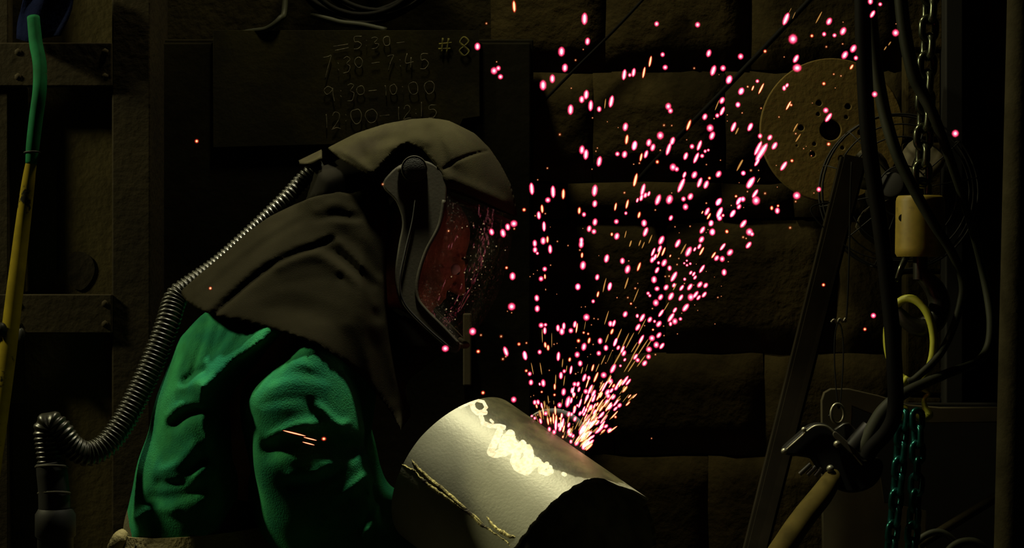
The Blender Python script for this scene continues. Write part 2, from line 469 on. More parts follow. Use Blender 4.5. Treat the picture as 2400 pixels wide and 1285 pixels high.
def stone(x0, y0, x1, y1, out=0.0):
    nx = max(3, int((x1 - x0) / 60)); ny = max(2, int((y1 - y0) / 70))
    V, F = [], []
    d0 = YW - out + rnd.uniform(-0.0015, 0.0012)
    g = 1.2
    def jit(): return rnd.uniform(-5, 5)
    for j in range(ny + 1):
        for i in range(nx + 1):
            u, v = i / nx, j / ny
            e = i in (0, nx) or j in (0, ny)
            px = x0 + g + (x1 - x0 - 2 * g) * u + (jit() if 0 < i < nx else rnd.uniform(-3, 2))
            py = y0 + g + (y1 - y0 - 2 * g) * v + (jit() * 0.8)
            Y = d0 + (0.0028 + rnd.uniform(0, .0022) if e else rnd.uniform(-0.0016, 0.0012))
            V.append(P(px, py, YW)); V[-1][1] = Y
    W = nx + 1
    for j in range(ny):
        for i in range(nx):
            F.append((j * W + i, (j + 1) * W + i, (j + 1) * W + i + 1, j * W + i + 1))
    ring = [i for i in range(W)] + [j * W + nx for j in range(1, ny + 1)] + [ny * W + i for i in range(nx - 1, -1, -1)] + [j * W for j in range(ny - 1, 0, -1)]
    base = len(V)
    for r in ring:
        p = V[r].copy(); p[1] = YW + 0.05; V.append(p)
    for k in range(len(ring)):
        a, b = ring[k], ring[(k + 1) % len(ring)]
        F.append((a, b, base + (k + 1) % len(ring), base + k))
    link('stone_block', mesh_from('stone_block', V, F), M['stone'], wall)
courses = [(-150, 168, [1150, 1420, 1760, 2120]), (168, 428, [1150, 1390, 1700, 2060, 2120]), (428, 512, [1150, 1330, 1690, 1860, 2120]),
           (512, 828, [1150, 1560, 1960, 2120]), (828, 1068, [1150, 1440, 1792, 2120]), (1068, 1360, [1150, 1350, 1660, 1990, 2120])]
for (ya, yb, xs) in courses:
    xs = [1150] + [x for x in xs[1:-1]] + [2120]
    for xa, xb in zip(xs[:-1], xs[1:]): stone(xa, ya, xb, yb, 0.007 if ya == 428 else 0.0)
for (ya, yb) in ((-150, 250), (250, 560), (560, 880), (880, 1120), (1120, 1360)):
    stone(2262, ya, 2480, yb)
# cut corner pier between the stone and the dark gap
pier = empty('wall_pier', PV(2168, 1400, YW - 0.05)); tag(pier, 'narrow pale stone pier behind the lifting chain', 'pier', kind='structure')
for (ya, yb) in ((-150, 120), (120, 330), (330, 640), (640, 930), (930, 1360)):
    box_px('pier_stone', 2122, ya + 3, 2212 + rnd.uniform(-3, 3), yb - 3, YW - 0.06 + rnd.uniform(-.006, .006), YW + 0.06, M['stone'], pier, 0.008)

# built-up steel column on the far side, battens between two uprights
YC = 0.85
colm = empty('steel_column', PV(150, 2200, YC) * 1.0); colm.location.z = 0
tag(colm, 'riveted brown steel column with batten plates and open bays', 'column')
def upright(x0, x1, Y0, Y1, tilt=0, mat_=None):
    a, b = P(x0, 0, Y0), P(x1, 0, Y0)
    link('upright', box_mesh('upright', (a[0], Y0, 0), (b[0], Y1, 3.9), 0.004), mat_ or M['col'], colm, smooth=False)
upright(262, 352, YC, YC + 0.30)
upright(-70, 20, YC, YC + 0.30)
link('back_panel', box_mesh('back_panel', (P(-70, 0, YC)[0], YC + 0.050, 0), (P(345, 0, YC)[0], YC + 0.065, 3.9)), M['colback'], colm, smooth=False)
for (ya, yb) in ((-560, -470), (100, 202), (690, 782), (1340, 1430)):
    box_px('batten_plate', -60, ya, 262, yb, YC - 0.012, YC + 0.03, M['col'], colm, 0.003)
for (ya, yb) in ((100, 202), (690, 782)):
    for xx in (42, 246):
        for yy in (ya + 22, yb - 22):
            ball('rivet', P(xx, yy, YC - 0.012), 0.010, M['col'], colm, 1, (1, .5, 1))
# side plates inside the bays
box_px('bay_angle', 18, 205, 62, 686, YC + 0.02, YC + 0.05, M['colback'], colm, 0.003)
box_px('bay_angle', 18, 786, 54, 946, YC + 0.02, YC + 0.05, M['colback'], colm, 0.003)
box_px('bay_strip', 134, 380, 141, 640, YC + 0.046, YC + 0.053, M['black'], colm, 0.001)
plate('paint_patch', px_poly(smooth_poly([(160, 600), (185, 590), (212, 602), (222, 630), (212, 660), (190, 680), (165, 668), (158, 635)], 4), YC + 0.047), YC + 0.047, 0.006, M['col'], colm)

# dark cabinet with a chalkboard sheet on it, coiled leads hung above
YB = 1.10
cab = empty('steel_cabinet', PV(800, 2000, YB)); cab.location.z = 0
tag(cab, 'tall black steel cabinet with two doors behind the worker', 'cabinet')
def cbox(name, x0, y0, x1, Y0, Y1, m=None, z0=0.02, bev=0.004):
    a, b = P(x0, 0, Y0), P(x1, y0, Y0)
    return link(name, box_mesh(name, (a[0], Y0, z0), (b[0], Y1, b[2]), bev), m or M['cab'], cab, smooth=False)
cbox('body', 352, 92, 1250, YB, YW - 0.02, z0=0)
dl = cbox('door', 358, 100, 736, YB - 0.018, YB - 0.001, z0=0.08)
dr = cbox('door', 742, 100, 1244, YB - 0.018, YB - 0.001, z0=0.08)
a, b = P(1085, 905, YB - 0.05), P(1105, 735, YB - 0.05)
link('handle', box_mesh('handle', (a[0], YB - 0.05, a[2]), (b[0], YB - 0.018, b[2]), 0.004), M['pale'], dr, smooth=False)

YS = YB - 0.030
brd = empty('chalkboard', PV(810, 300, YS)); tag(brd, 'dark chalkboard sheet with handwritten shift times above the hood', 'chalkboard')
plate('sheet', px_poly([(500, 72), (1122, 72), (1124, 272), (1085, 278), (1060, 330), (500, 345)], YS), YS, 0.008, M['board'], brd, 0.001)
# hand-lettered strokes
G = {
 '0': [[(.5, 0), (.15, .2), (.1, .6), (.4, 1), (.8, .85), (.9, .4), (.7, .05), (.45, .02)]],
 '1': [[(.45, 0), (.5, .5), (.55, 1)]],
 '2': [[(.1, .25), (.3, 0), (.7, .05), (.75, .35), (.4, .7), (.1, 1), (.5, .9), (.9, .95)]],
 '3': [[(.1, .1), (.5, 0), (.8, .15), (.45, .42), (.85, .55), (.7, .9), (.1, 1)]],
 '4': [[(.3, 0), (.1, .6), (.9, .55)], [(.65, .25), (.6, 1)]],
 '5': [[(.9, 0), (.25, .05), (.2, .4), (.6, .38), (.9, .65), (.6, .95), (.1, 1)]],
 '7': [[(.05, .08), (.5, .02), (.85, 0), (.5, .5), (.2, 1)]],
 '8': [[(.5, .48), (.2, .25), (.5, 0), (.8, .2), (.5, .48), (.15, .75), (.5, 1), (.85, .75), (.5, .48)]],
 '9': [[(.8, .15), (.45, 0), (.1, .25), (.35, .5), (.8, .3), (.8, .1), (.9, .6), (1., 1)]],
 ':': [[(.45, .25), (.5, .33)], [(.45, .72), (.5, .8)]],
 '-': [[(.0, .55), (.9, .45)]], '=': [[(0, .35), (1., .15)], [(.1, .8), (1.05, .5)]],
 '#': [[(.35, 0), (.25, 1)], [(.7, 0), (.6, 1)], [(.1, .35), (.9, .3)], [(.05, .7), (.85, .65)]]}
def chalk(items, mat_, w=0.0014):
    V, F = [], []
    for ch, x0, y0, x1, y1 in items:
        for st in G[ch]:
            pp = [P(x0 + (x1 - x0) * a + rnd.uniform(-1, 1), y0 + (y1 - y0) * b_ + rnd.uniform(-1, 1), YS - 0.0045) for a, b_ in st]
            v, f = tube_geo(catmull(pp, 5), w, 6, flat=0.3)
            F += [tuple(i + len(V) for i in q) for q in f]; V += v
    o = link('chalk_lettering', mesh_from('chalk_lettering', V, F), mat_, brd)
    o['label'] = 'chalk handwriting of clock times'
chalk([('=', 782, 100, 815, 124), ('5', 826, 86, 850, 116), (':', 853, 88, 866, 112), ('3', 868, 88, 890, 116), ('0', 896, 86, 916, 108), ('-', 930, 92, 950, 108),
       ('7', 757, 132, 780, 186), (':', 786, 140, 800, 172), ('3', 802, 134, 824, 172), ('0', 830, 134, 852, 158), ('-', 870, 138, 892, 158),
       ('7', 906, 130, 926, 168), (':', 932, 132, 944, 162), ('4', 948, 126, 972, 162), ('5', 982, 126, 1006, 162),
       ('9', 756, 202, 784, 240), (':', 792, 206, 806, 232), ('3', 812, 196, 832, 238), ('0', 834, 202, 856, 222), ('-', 864, 204, 886, 222),
       ('1', 898, 200, 910, 226), ('0', 912, 198, 932, 222), (':', 938, 196, 950, 220), ('0', 956, 192, 982, 222), ('0', 992, 190, 1020, 220),
       ('1', 758, 268, 772, 302), ('2', 776, 264, 802, 304), (':', 804, 262, 816, 290), ('0', 820, 256, 850, 290), ('0', 854, 256, 886, 288), ('-', 890, 262, 916, 280),
       ('1', 928, 250, 940, 284), ('2', 944, 248, 966, 280), (':', 970, 250, 980, 272), ('1', 982, 240, 994, 276), ('5', 1002, 246, 1026, 276)], M['chalk'])
chalk([('#', 1026, 90, 1062, 126), ('8', 1072, 88, 1104, 130)], M['chalky'], 0.0028)

# coil of leads hung on a peg over the cabinet
coil = empty('cable_coil', PV(850, 60, YB + 0.02)); tag(coil, 'black coiled leads hanging above the chalkboard', 'cable')
for i, (cx, cy, rx, ry) in enumerate([(850, -150, 190, 205), (870, -160, 170, 190), (840, -170, 205, 200), (880, -140, 150, 165), (860, -180, 215, 222), (850, -160, 160, 195)]):
    pth = [P(cx + rx * math.cos(t) + 6 * math.sin(3 * t + i), cy + ry * math.sin(t), YB + 0.06 - 0.015 * i + 0.008 * math.sin(2 * t + i)) for t in np.linspace(0, 2 * math.pi, 60)[:-1]]
    tube('cable_loop', pth, 0.0075, M['cable'], coil, n=8, closed=True)
tube('loose_lead', pts3([(730, 34, YB), (770, 46, YB - .01), (800, 54, YB - .01), (850, 60, YB - .01), (905, 72, YB - .02)]), 0.009, M['gcable'], coil)
cyl('wall_peg', P(850, -350, YB - 0.06), P(850, -345, YW + 0.012), 0.02, M['dsteel'], coil)
tag(tube('hanging_lead', pts3([(672, -200, YB + .05), (668, 10, YB), (655, 45, YB - .03), (625, 68, YB - .03), (590, 74, YB - .02), (540, 84, YB - .01), (520, 90, YB + 0.02)]), 0.008, M['gcable']),
    'thin grey lead drooping onto the cabinet left of the coil', 'cable')

# slack lines strung across the wall
tag(tube('steel_wire', pts3([(1960, -70, YW - 0.06), (1890, 8, YW - 0.05), (1700, 208, YW - 0.045), (1560, 352, YW - 0.045), (1494, 424, YW - 0.03)]), 0.0072, M['cable']),
    'thick dark wire slanting down the stone wall past the disc', 'wire')
tag(tube('steel_wire', pts3([(1560, -60, YW - 0.04), (1450, 60, YW - 0.035), (1330, 180, YW - 0.035), (1250, 262, YW - 0.04)]), 0.004, M['cable']),
    'thinner dark wire slanting down to the cabinet corner', 'wire')

# ------------------------------------------------------------------ hose at far left
YH = 0.55
hs = empty('air_hose', PV(10, 1100, YH)); tag(hs, 'green and yellow air hose hanging beside the column', 'hose')
tube('green_section', pts3([(78, 40, YH + .06), (84, 100, YH + .04), (93, 150, YH + .02), (93, 210, YH), (84, 280, YH), (77, 340, YH), (73, 384, YH)]), [.015, .016, .0165, .0165, .0165, .0160, .0135], M['hoseg'], hs, n=14)
tube('yellow_section', pts3([(74, 376, YH), (66, 430, YH), (52, 540, YH), (34, 690, YH - .02), (16, 840, YH - .04), (-6, 1000, YH - .06), (-40, 1250, YH - .1), (-70, 1500, YH - .1)]), [.0125, .0155, .018, .020, .021, .022, .022, .022], M['hosey'], hs, n=14)
V, F = tube_geo([P(75 + 18 * math.cos(t), 358 + 3.0 * math.sin(t), YH + 0.0165 * math.sin(t)) for t in np.linspace(0, 2 * math.pi, 25)[:-1]], 0.0022, 8, True)
link('clamp_band', mesh_from('clamp_band', V, F), M['black'], hs)
# navy rag slung over the batten
def rag():
    V, F = [], []
    nx, ny = 12, 10
    for j in range(ny + 1):
        for i in range(nx + 1):
            u, v = i / nx, j / ny
            x = (62 - 26 * v) + (118 - 12 * v) * u + 3 * math.sin(7 * v + 4 * u)
            y = -40 + (130 + 8 * math.sin(5 * u)) * v
            V.append(P(x, y, YC - 0.05 + 0.018 * math.sin(9 * u + 2 * v)))
    for j in range(ny):
        for i in range(nx):
            F.append((j * (nx + 1) + i, (j + 1) * (nx + 1) + i, (j + 1) * (nx + 1) + i + 1, j * (nx + 1) + i + 1))
    o = link('rag', mesh_from('rag', V, F), M['navy'])
    s = o.modifiers.new('thick', 'SOLIDIFY'); s.thickness = 0.006
    tag(o, 'dark navy rag hanging over the column at the top of the green hose', 'rag')
rag()
kb = empty('valve_knob', PV(4, 775, YH - 0.05)); tag(kb, 'black knob beside the yellow hose at the frame edge', 'knob')
ball('knob', P(3, 774, YH - 0.06), 0.014, M['tool'], kb, 3, (1, 1, 1.3)); cyl('stem', P(-14, 776, YH - 0.05), P(-60, 780, YH - 0.02), 0.006, M['tool'], kb)
ball('column_bolt', P(50, 785, YC - 0.012), 0.013, M['black'], colm, 2, (.8, .5, 1.4))
# ------------------------------------------------------------------ right side: spool disc, fan, chains, hook, tool
YD = 1.08
sp = empty('cable_spool', PV(1950, 470, YD)); tag(sp, 'large round ochre spool flange with drilled holes on the wall', 'spool')
C = P(1950, 305, YD); s_ = sc_at(YD)
circ = [(C[0] + 166 * s_ * math.cos(2 * math.pi * k / 72), C[2] + 166 * s_ * math.sin(2 * math.pi * k / 72)) for k in range(72)]
hl = [(1947, 305, 27)] + [(1950 + dx, 305 + dy, 9) for dx, dy in ((-30, -63), (38, -55), (-72, -5), (-45, 57), (22, 67), (68, 6))] + \
     [(1950 + dx, 305 + dy, 6.5) for dx, dy in ((-32, -37), (34, -30), (-41, 33), (25, 42))] + [(1868, 342, 4)]
hl = [(P(x, y, YD)[0], P(x, y, YD)[2], r * s_) for x, y, r in hl]
plate('flange', circ, YD, 0.022, M['disc'], sp, 0.003, hl)
cyl('drum', (C[0], YD + 0.022, C[2]), (C[0], YD + 0.09, C[2]), 0.085, M['black'], sp, n=40)
plate('rear_flange', [(C[0] + (x - C[0]) * .88, C[2] + (z - C[2]) * .88) for x, z in circ], YD + 0.09, 0.02, M['disc'], sp, 0.003)
cyl('axle', (C[0], YD + 0.02, C[2]), (C[0], YW - 0.002, C[2]), 0.012, M['dsteel'], sp)

YF = 0.84
fan = empty('electric_fan', PV(2110, 640, YF)); tag(fan, 'old round fan with a wire guard beside the ochre spool', 'fan')
FC = P(2110, 450, YF); sf = sc_at(YF)
def ring(name, c, R, r, m, par, n=56, yoff=0.0, nn=6):
    V, F = tube_geo([(c[0] + R * math.cos(t), c[1] + yoff, c[2] + R * math.sin(t)) for t in np.linspace(0, 2 * math.pi, n + 1)[:-1]], r, nn, True)
    return link(name, mesh_from(name, V, F), m, par)
for R, yo in ((183, 0.0), (158, -0.022), (128, -0.034), (60, -0.045)):
    ring('guard_ring', FC, R * sf, 0.0022 if R < 183 else 0.003, M['black'], fan, yoff=yo)
ring('rear_guard_ring', FC, 183 * sf, 0.003, M['black'], fan, yoff=0.06)
for k in range(12):
    t = 2 * math.pi * (k + .35) / 12
    prof = [(60, -0.045), (128, -0.034), (158, -0.022), (183, 0.0), (184, 0.06)]
    tube('guard_spoke', [(FC[0] + R * sf * math.cos(t), FC[1] + yo, FC[2] + R * sf * math.sin(t)) for R, yo in prof], 0.0018, M['black'], fan, n=6, sub=3)
for k in range(4):
    t0 = 2 * math.pi * k / 4 + 0.95
    V, F = [], []
    for i in range(7):
        for j in range(5):
            r = (30 + 105 * i / 6) * sf; a = t0 + (j / 4 - .5) * (0.5 + 0.55 * math.sin(math.pi * min(1, .15 + i / 6 * .8)))
            V.append((FC[0] + r * math.cos(a), FC[1] + 0.015 + (j / 4 - .5) * 0.05, FC[2] + r * math.sin(a)))
    for i in range(6):
        for j in range(4): F.append((i * 5 + j, i * 5 + j + 1, i * 5 + j + 6, i * 5 + j + 5))
    o = link('blade', mesh_from('blade', V, F), M['pale'], fan); o.modifiers.new('t', 'SOLIDIFY').thickness = 0.003
cyl('hub', P(2088, 432, YF - .05), P(2106, 448, YF + .02), 31 * sf, M['black'], fan, n=28, bev=0.006)
cyl('motor', (FC[0], FC[1] + .03, FC[2]), (FC[0], FC[1] + .16, FC[2]), 0.065, M['tool'], fan, n=28, bev=0.01)
cyl('bracket', (FC[0], FC[1] + .12, FC[2]), P(2158, 470, YW - 0.06), 0.016, M['dsteel'], fan)

# leaning timber / flat bar in front of the wall
def lean_bar():
    top0, top1 = P(1975, 360, 0.70), P(2035, 372, 0.70)
    bot0, bot1 = P(1742, 1300, 0.58), P(1800, 1300, 0.58)
    d = (bot0 - top0); k = (0.0 - top0[2]) / d[2]
    bot0 = top0 + d * k; bot1 = top1 + (bot1 - top1) * ((0.0 - top1[2]) / (bot1 - top1)[2])
    off = np.array([0, 0.05, 0])
    V = [top0, top1, bot1, bot0] + [v + off for v in (top0, top1, bot1, bot0)]
    F = [(3, 2, 1, 0), (4, 5, 6, 7), (0, 1, 5, 4), (1, 2, 6, 5), (2, 3, 7, 6), (3, 0, 4, 7)]
    bm = bmesh.new(); vs = [bm.verts.new(v) for v in V]
    for f in F: bm.faces.new([vs[i] for i in f])
    bmesh.ops.recalc_face_normals(bm, faces=bm.faces[:])
    bmesh.ops.bevel(bm, geom=bm.edges[:], offset=0.007, segments=2, affect='EDGES')
    o = link('leaning_bar', bm_mesh('leaning_bar', bm), M['bar'], smooth=False)
    tag(o, 'long grey steel bar leaning diagonally against the wall', 'bar')
lean_bar()

# lifting chain
def link_mesh(name, pitch, wire, half_w, n=28, nn=8):
    """stadium link, long axis Z, flat in XZ; pitch = inner length"""
    r = half_w - wire; L = pitch / 2 + wire - half_w + wire * 0.0
    L = max(L, 0.002)
    pth = []
    for k in range(n):
        t = 2 * math.pi * k / n
        pth.append((r * math.cos(t), 0, r * math.sin(t) + (L if math.sin(t) >= 0 else -L)))
    V, F = tube_geo(pth, wire, nn, True)
    me = mesh_from(name, V, F)
    me.polygons.foreach_set('use_smooth', [True] * len(me.polygons))
    return me
def chain(name, path, pitch, wire, half_w, m, label, rot0=0.35):
    e = empty(name, Vector(path[-1])); tag(e, label, 'chain')
    me = link_mesh('chain_link', pitch + wire * 1.0, wire, half_w); me.materials.append(m)
    dense = catmull(path, 40); acc = 0; cur = 0
    L = np.concatenate([[0], np.cumsum([np.linalg.norm(b - a) for a, b in zip(dense[:-1], dense[1:])])])
    k = 0; d = 0.0
    while d < L[-1]:
        p = np.array([np.interp(d, L, [q[i] for q in dense]) for i in range(3)])
        p2 = np.array([np.interp(min(d + .02, L[-1]), L, [q[i] for q in dense]) for i in range(3)])
        t = Vector(p2 - p) if np.linalg.norm(p2 - p) > 1e-5 else Vector((0, 0, -1))
        o = bpy.data.objects.new('chain_link', me); COL.objects.link(o); o.parent = e
        q = (-t).to_track_quat('Z', 'Y')
        mw = Matrix.Translation(Vector(p)) @ q.to_matrix().to_4x4() @ Matrix.Rotation(rot0 + (math.pi / 2) * (k % 2), 4, 'Z')
        o.matrix_parent_inverse = Matrix.Translation(-e.location); o.matrix_basis = mw
        d += pitch; k += 1
    return e
YK = 0.45
sk = sc_at(YK)
chain('lifting_chain', pts3([(2182, -60, YK), (2174, 130, YK), (2164, 330, YK), (2160, 452, YK)]), 42.5 * sk, 9.2 * sk, 27 * sk, M['chain'], 'heavy dark steel lifting chain above the yellow hook block')

hb = empty('hook_block', PV(2157, 600, YK)); tag(hb, 'worn yellow cylindrical hook block with a dark swivel hook', 'hoist hook')
cb = P(2157, 470, YK); R = 57 * sk
def lathe_z(name, c, prof, m, par, n=40):
    V, F = tube_geo([(c[0], c[1], z) for r, z in prof], [r for r, z in prof], n)
    o = link(name, mesh_from(name, V, F), m, par); edge_split(o, 50); return o
z0, z1 = P(0, 458, YK)[2], P(0, 602, YK)[2]
lathe_z('block_body', (cb[0], YK, 0), [(R * .55, z0), (R * .9, z0 - .001), (R * .97, z0 - .006), (R, z0 - .014), (R * 1.03, z1 + .02), (R * 1.03, z1 + .008), (R * .95, z1), (R * .4, z1)], M['yblock'], hb)
o = cyl('pin_hole', P(2115, 511, YK - 0.030), P(2118, 511, YK), 9 * sk, M['black'], hb, n=20)
cyl('shank', (cb[0], YK, z1 + 0.005), (cb[0], YK, P(0, 655, YK)[2]), 0.017, M['dsteel'], hb)
hk = pts3([(2157, 640), (2172, 655), (2192, 680), (2202, 715), (2190, 752), (2160, 768), (2128, 756), (2112, 735), (2104, 722)], YK)
tube('hook', hk, [.017, .020, .024, .026, .026, .024, .018, .012, .006], M['dsteel'], hb, n=14, sub=8)
tube('safety_latch', pts3([(2126, 598, YK - .02), (2112, 628, YK - .025), (2100, 660, YK - .02)]), [.008, .0075, .005], M['chain'], hb, n=10)
ball('latch_pin', P(2095, 656, YK - .025), .006, M['steel'], hb, 2)

# lime master ring and sling hooks
mr = empty('master_ring', PV(2132, 890, YK)); tag(mr, 'lime painted oblong lifting ring hanging from the hook', 'lifting ring')
pr = []
for t in np.linspace(0, 2 * math.pi, 49)[:-1]:
    pr.append(P(2134 + 55 * math.cos(t) - 4 * math.sin(t), 798 - 98 * math.sin(t), YK - 0.015 - 0.03 * math.cos(t)))
V, F = tube_geo(pr, 0.0098, 12, True); link('ring', mesh_from('ring', V, F), M['lime'], mr)
for (nm, lb, pts) in (('sling_hook', 'lime chain grab hook at the top of the first teal chain', [(2128, 884), (2108, 912), (2096, 945), (2100, 968), (2116, 976), (2122, 960), (2114, 950)]),
                      ('sling_hook', 'lime curled chain hook at the top of the second teal chain', [(2146, 888), (2152, 905), (2176, 921), (2166, 936), (2168, 955), (2176, 972), (2160, 980), (2146, 968)])):
    o = tube(nm, pts3(pts, YK - 0.02), [.007, .008, .009, .011, .010, .007, .004][:len(pts)] if len(pts) == 7 else [.007, .006, .005, .005, .007, .012, .011, .006], M['lime'], None, n=10, sub=7)
    tag(o, lb, 'chain hook', 'lime sling hooks')
sT = 37.5 * sk
chain('teal_chain', pts3([(2116, 985, YK - .02), (2108, 1090, YK - .02), (2098, 1200, YK - .02), (2084, 1320, YK - .02)]), sT, 7.8 * sk, 21 * sk, M['teal'], 'teal sling chain hanging nearest the hand tool', 0.5)
chain('teal_chain', pts3([(2150, 985, YK - .05), (2150, 1090, YK - .06), (2143, 1200, YK - .065), (2133, 1320, YK - .065)]), sT, 7.8 * sk, 21 * sk, M['teal'], 'teal sling chain hanging beside the dark opening', 0.5)

# black leads hanging in front
def lead(nm, pts, r, m, label): return tag(tube(nm, pts3(pts), r, m, None, n=12), label, 'cable')
lead('hanging_cable', [(2020, -80, .30), (2024, 120, .30), (2036, 330, .30), (2062, 520, .30), (2084, 700, .30), (2096, 850, .30), (2098, 960, .30), (2080, 1010, .31), (2044, 1050, .33), (2032, 1072, .34)], 19 * sc_at(.3), M['cable'], 'thickest black cable hanging in front of the spool and fan')
lead('hanging_cable', [(2034, -80, .38), (2046, 90, .38), (2068, 240, .38), (2098, 350, .36), (2140, 440, .35), (2185, 520, .35), (2230, 590, .38), (2256, 660, .42), (2244, 740, .42), (2206, 826, .40), (2150, 884, .39), (2128, 895, .39)],
     [.015, .015, .015, .014, .013, .012, .011, .010, .009, .009, .009, .008], M['gcable'], 'grey cable sweeping behind the yellow block in a long curve')
lead('hanging_cable', [(2106, -80, .36), (2118, 60, .36), (2140, 170, .36), (2160, 215, .36), (2200, 300, .36), (2262, 480, .46), (2300, 620, .55), (2322, 760, .52), (2300, 840, .48), (2215, 878, .40), (2120, 922, .36), (2070, 966, .34), (2030, 1040, .35), (2018, 1068, .36)],
     [.016, .016, .016, .015, .012, .010, .010, .010, .010, .011, .013, .018, .020, .018], M['gcable'], 'grey lead looping near the post and running into the hand tool')
lead('hanging_wire', [(1996, 380, .62), (1993, 460, .6), (1990, 600, .55), (1984, 740, .5), (1975, 752, .48)], .0022, M['cable'], 'thin wire holding up the ring of the hand tool')
lead('hanging_wire', [(1975, 470, .7), (1900, 490, .7), (1960, 560, .68), (2030, 600, .66), (2110, 612, .64), (2180, 612, .62)], .0018, M['cable'], 'slack thin wire crossing behind the hanging cables')

# hanging hand tool
YT = 0.36
tl = empty('hand_tool', PV(1960, 1150, YT)); tag(tl, 'black riveted hand tool hanging by its steel ring', 'tool')
plate('casing', px_poly(smooth_poly([(1842, 1058), (1870, 1030), (1902, 1004), (1930, 1000), (1952, 1012), (1985, 1045), (2022, 1088), (2060, 1082), (2062, 1110), (2040, 1138), (2000, 1150), (1965, 1142), (1945, 1118), (1925, 1100), (1905, 1072), (1870, 1064)], 5), YT), YT, 0.05, M['tool'], tl, 0.006)
tube('edge_strip', pts3([(1838, 1060), (1870, 1031), (1902, 1004), (1920, 998), (1938, 1001), (1953, 1013), (1975, 1035), (2000, 1064), (2022, 1090)], YT - 0.006), .0032, M['steel'], tl, n=8)
for x, y, r in ((1838, 1058, .0075), (1884, 1007, .006), (1962, 1042, .009), (1946, 1099, .009)):
    ball('rivet', P(x, y, YT - 0.012), r, M['steel'], tl, 3)
plate('lug', px_poly([(1952, 1014), (1978, 996), (1990, 995), (2012, 1018), (2000, 1040), (1985, 1044)], YT + .01), YT + .01, 0.02, M['dsteel'], tl, 0.003)
plate('lever', px_poly(smooth_poly([(1958, 1014), (1975, 1028), (2000, 1052), (1998, 1064), (1975, 1044), (1955, 1022)], 4), YT - .01), YT - .012, 0.012, M['frame'], tl, 0.002)
for (xa, ya, xb, yb) in ((1874, 1112, 1900, 1088), (1892, 1114, 1912, 1094), (1910, 1116, 1926, 1098)):
    cyl('tooth', P(xa, ya, YT), P(xb, yb, YT), 0.0055, M['dsteel'], tl, n=10)
cyl('swivel', P(2000, 1052, YT), P(2040, 1000, YT - .0), 0.024, M['tool'], tl, r1=0.020, bev=0.003)
V, F = tube_geo([P(1963 + 15 * math.cos(t), 970 - 23 * math.sin(t), YT + 0.006 * math.cos(t)) for t in np.linspace(0, 2 * math.pi, 33)[:-1]], 0.0035, 8, True)
link('ring', mesh_from('ring', V, F), M['steel'], tl)
V, F = tube_geo([P(1966 + 14 * math.cos(t) * (0.7 + .3 * math.sin(t)), 858 - 100 * math.sin(t), YT + .02 + .02 * math.sin(t)) for t in np.linspace(0, 2 * math.pi, 49)[:-1]], 0.0017, 6, True)
link('wire_loop', mesh_from('wire_loop', V, F), M['cable'], tl)
kn = tube('wire_knot', pts3([(1948, 756), (1955, 750), (1962, 757), (1968, 748), (1976, 754), (1982, 746)], YT + .03), .0032, M['steel'], tl, n=8)
lead('tool_hose', [(1958, 1104, YT + .01), (1950, 1122, YT), (1926, 1160, YT - .02), (1886, 1210, YT - .05), (1846, 1268, YT - .08), (1800, 1350, YT - .1), (1770, 1500, YT - .1)], [.010, .022, .026, .027, .028, .028, .028], M['toolhose'], 'tan sleeved hose running down from the hand tool')

# machine frame behind
YM = 0.78
mf = empty('machine_frame', PV(2120, 1600, YM)); mf.location.z = 0
tag(mf, 'cream metal machine frame with dark openings behind the chains', 'machine')
plate('face_plate', px_poly([(1932, 1420), (1928, 940), (1934, 922), (1948, 914), (1990, 914), (2060, 930), (2130, 952), (2205, 958), (2345, 958), (2345, 988), (2180, 990), (2120, 985), (2060, 976), (1996, 950), (1990, 1120), (2062, 1122), (2070, 1180), (2168, 1200), (2175, 1420)], YM), YM, 0.02, M['pale'], mf, 0.003)
box_px('opening_back', 1985, 945, 2340, 1420, YM + 0.25, YM + 0.27, M['black'], mf)
ball('bolt', P(1944, 975, YM - .01), .004, M['black'], mf, 1)
box_px('leg', 1936, 1400, 1990, 1926, YM, YM + .04, M['pale'], mf); box_px('leg', 2110, 1400, 2170, 1926, YM, YM + .04, M['pale'], mf)
tag(cyl('steel_rod', P(2150, 1280, .62), P(2345, 1160, .70), 0.012, M['post'], None), 'thin steel rod lying diagonally across the dark opening', 'rod')
for pts, r, lb in (([(2120, 1300, .5), (2165, 1258, .5), (2205, 1248, .5), (2240, 1275, .5), (2260, 1330, .5)], .008, 'dark lead curling below the second teal chain'),
                   ([(2200, 1330, .48), (2230, 1285, .48), (2265, 1270, .48), (2300, 1280, .48), (2330, 1330, .48)], .010, 'olive lead curling at the foot of the post')):
    lead('floor_lead', pts, r, M['gcable'], lb)

# round post at the right edge
YP = 0.60
a, b = P(2368, -300, YP), P(2330, 1285, YP); d = b - a; b = a + d * (a[2] - 0.0) / -d[2]; a = a - d * 0.5
r_ = 34 * sc_at(YP)
ax_ = np.array([r_, 0, 0])
tag(cyl('steel_post', a + ax_, b + ax_, r_, M['post'], None, n=40), 'round grey steel post at the edge of the bay', 'post')
tag(box_px('dark_beam', 2216, -300, 2258, 1852, YW - 0.12, YW + 0.02, M['black'], None), 'black upright beam between the pier and the post', 'beam')
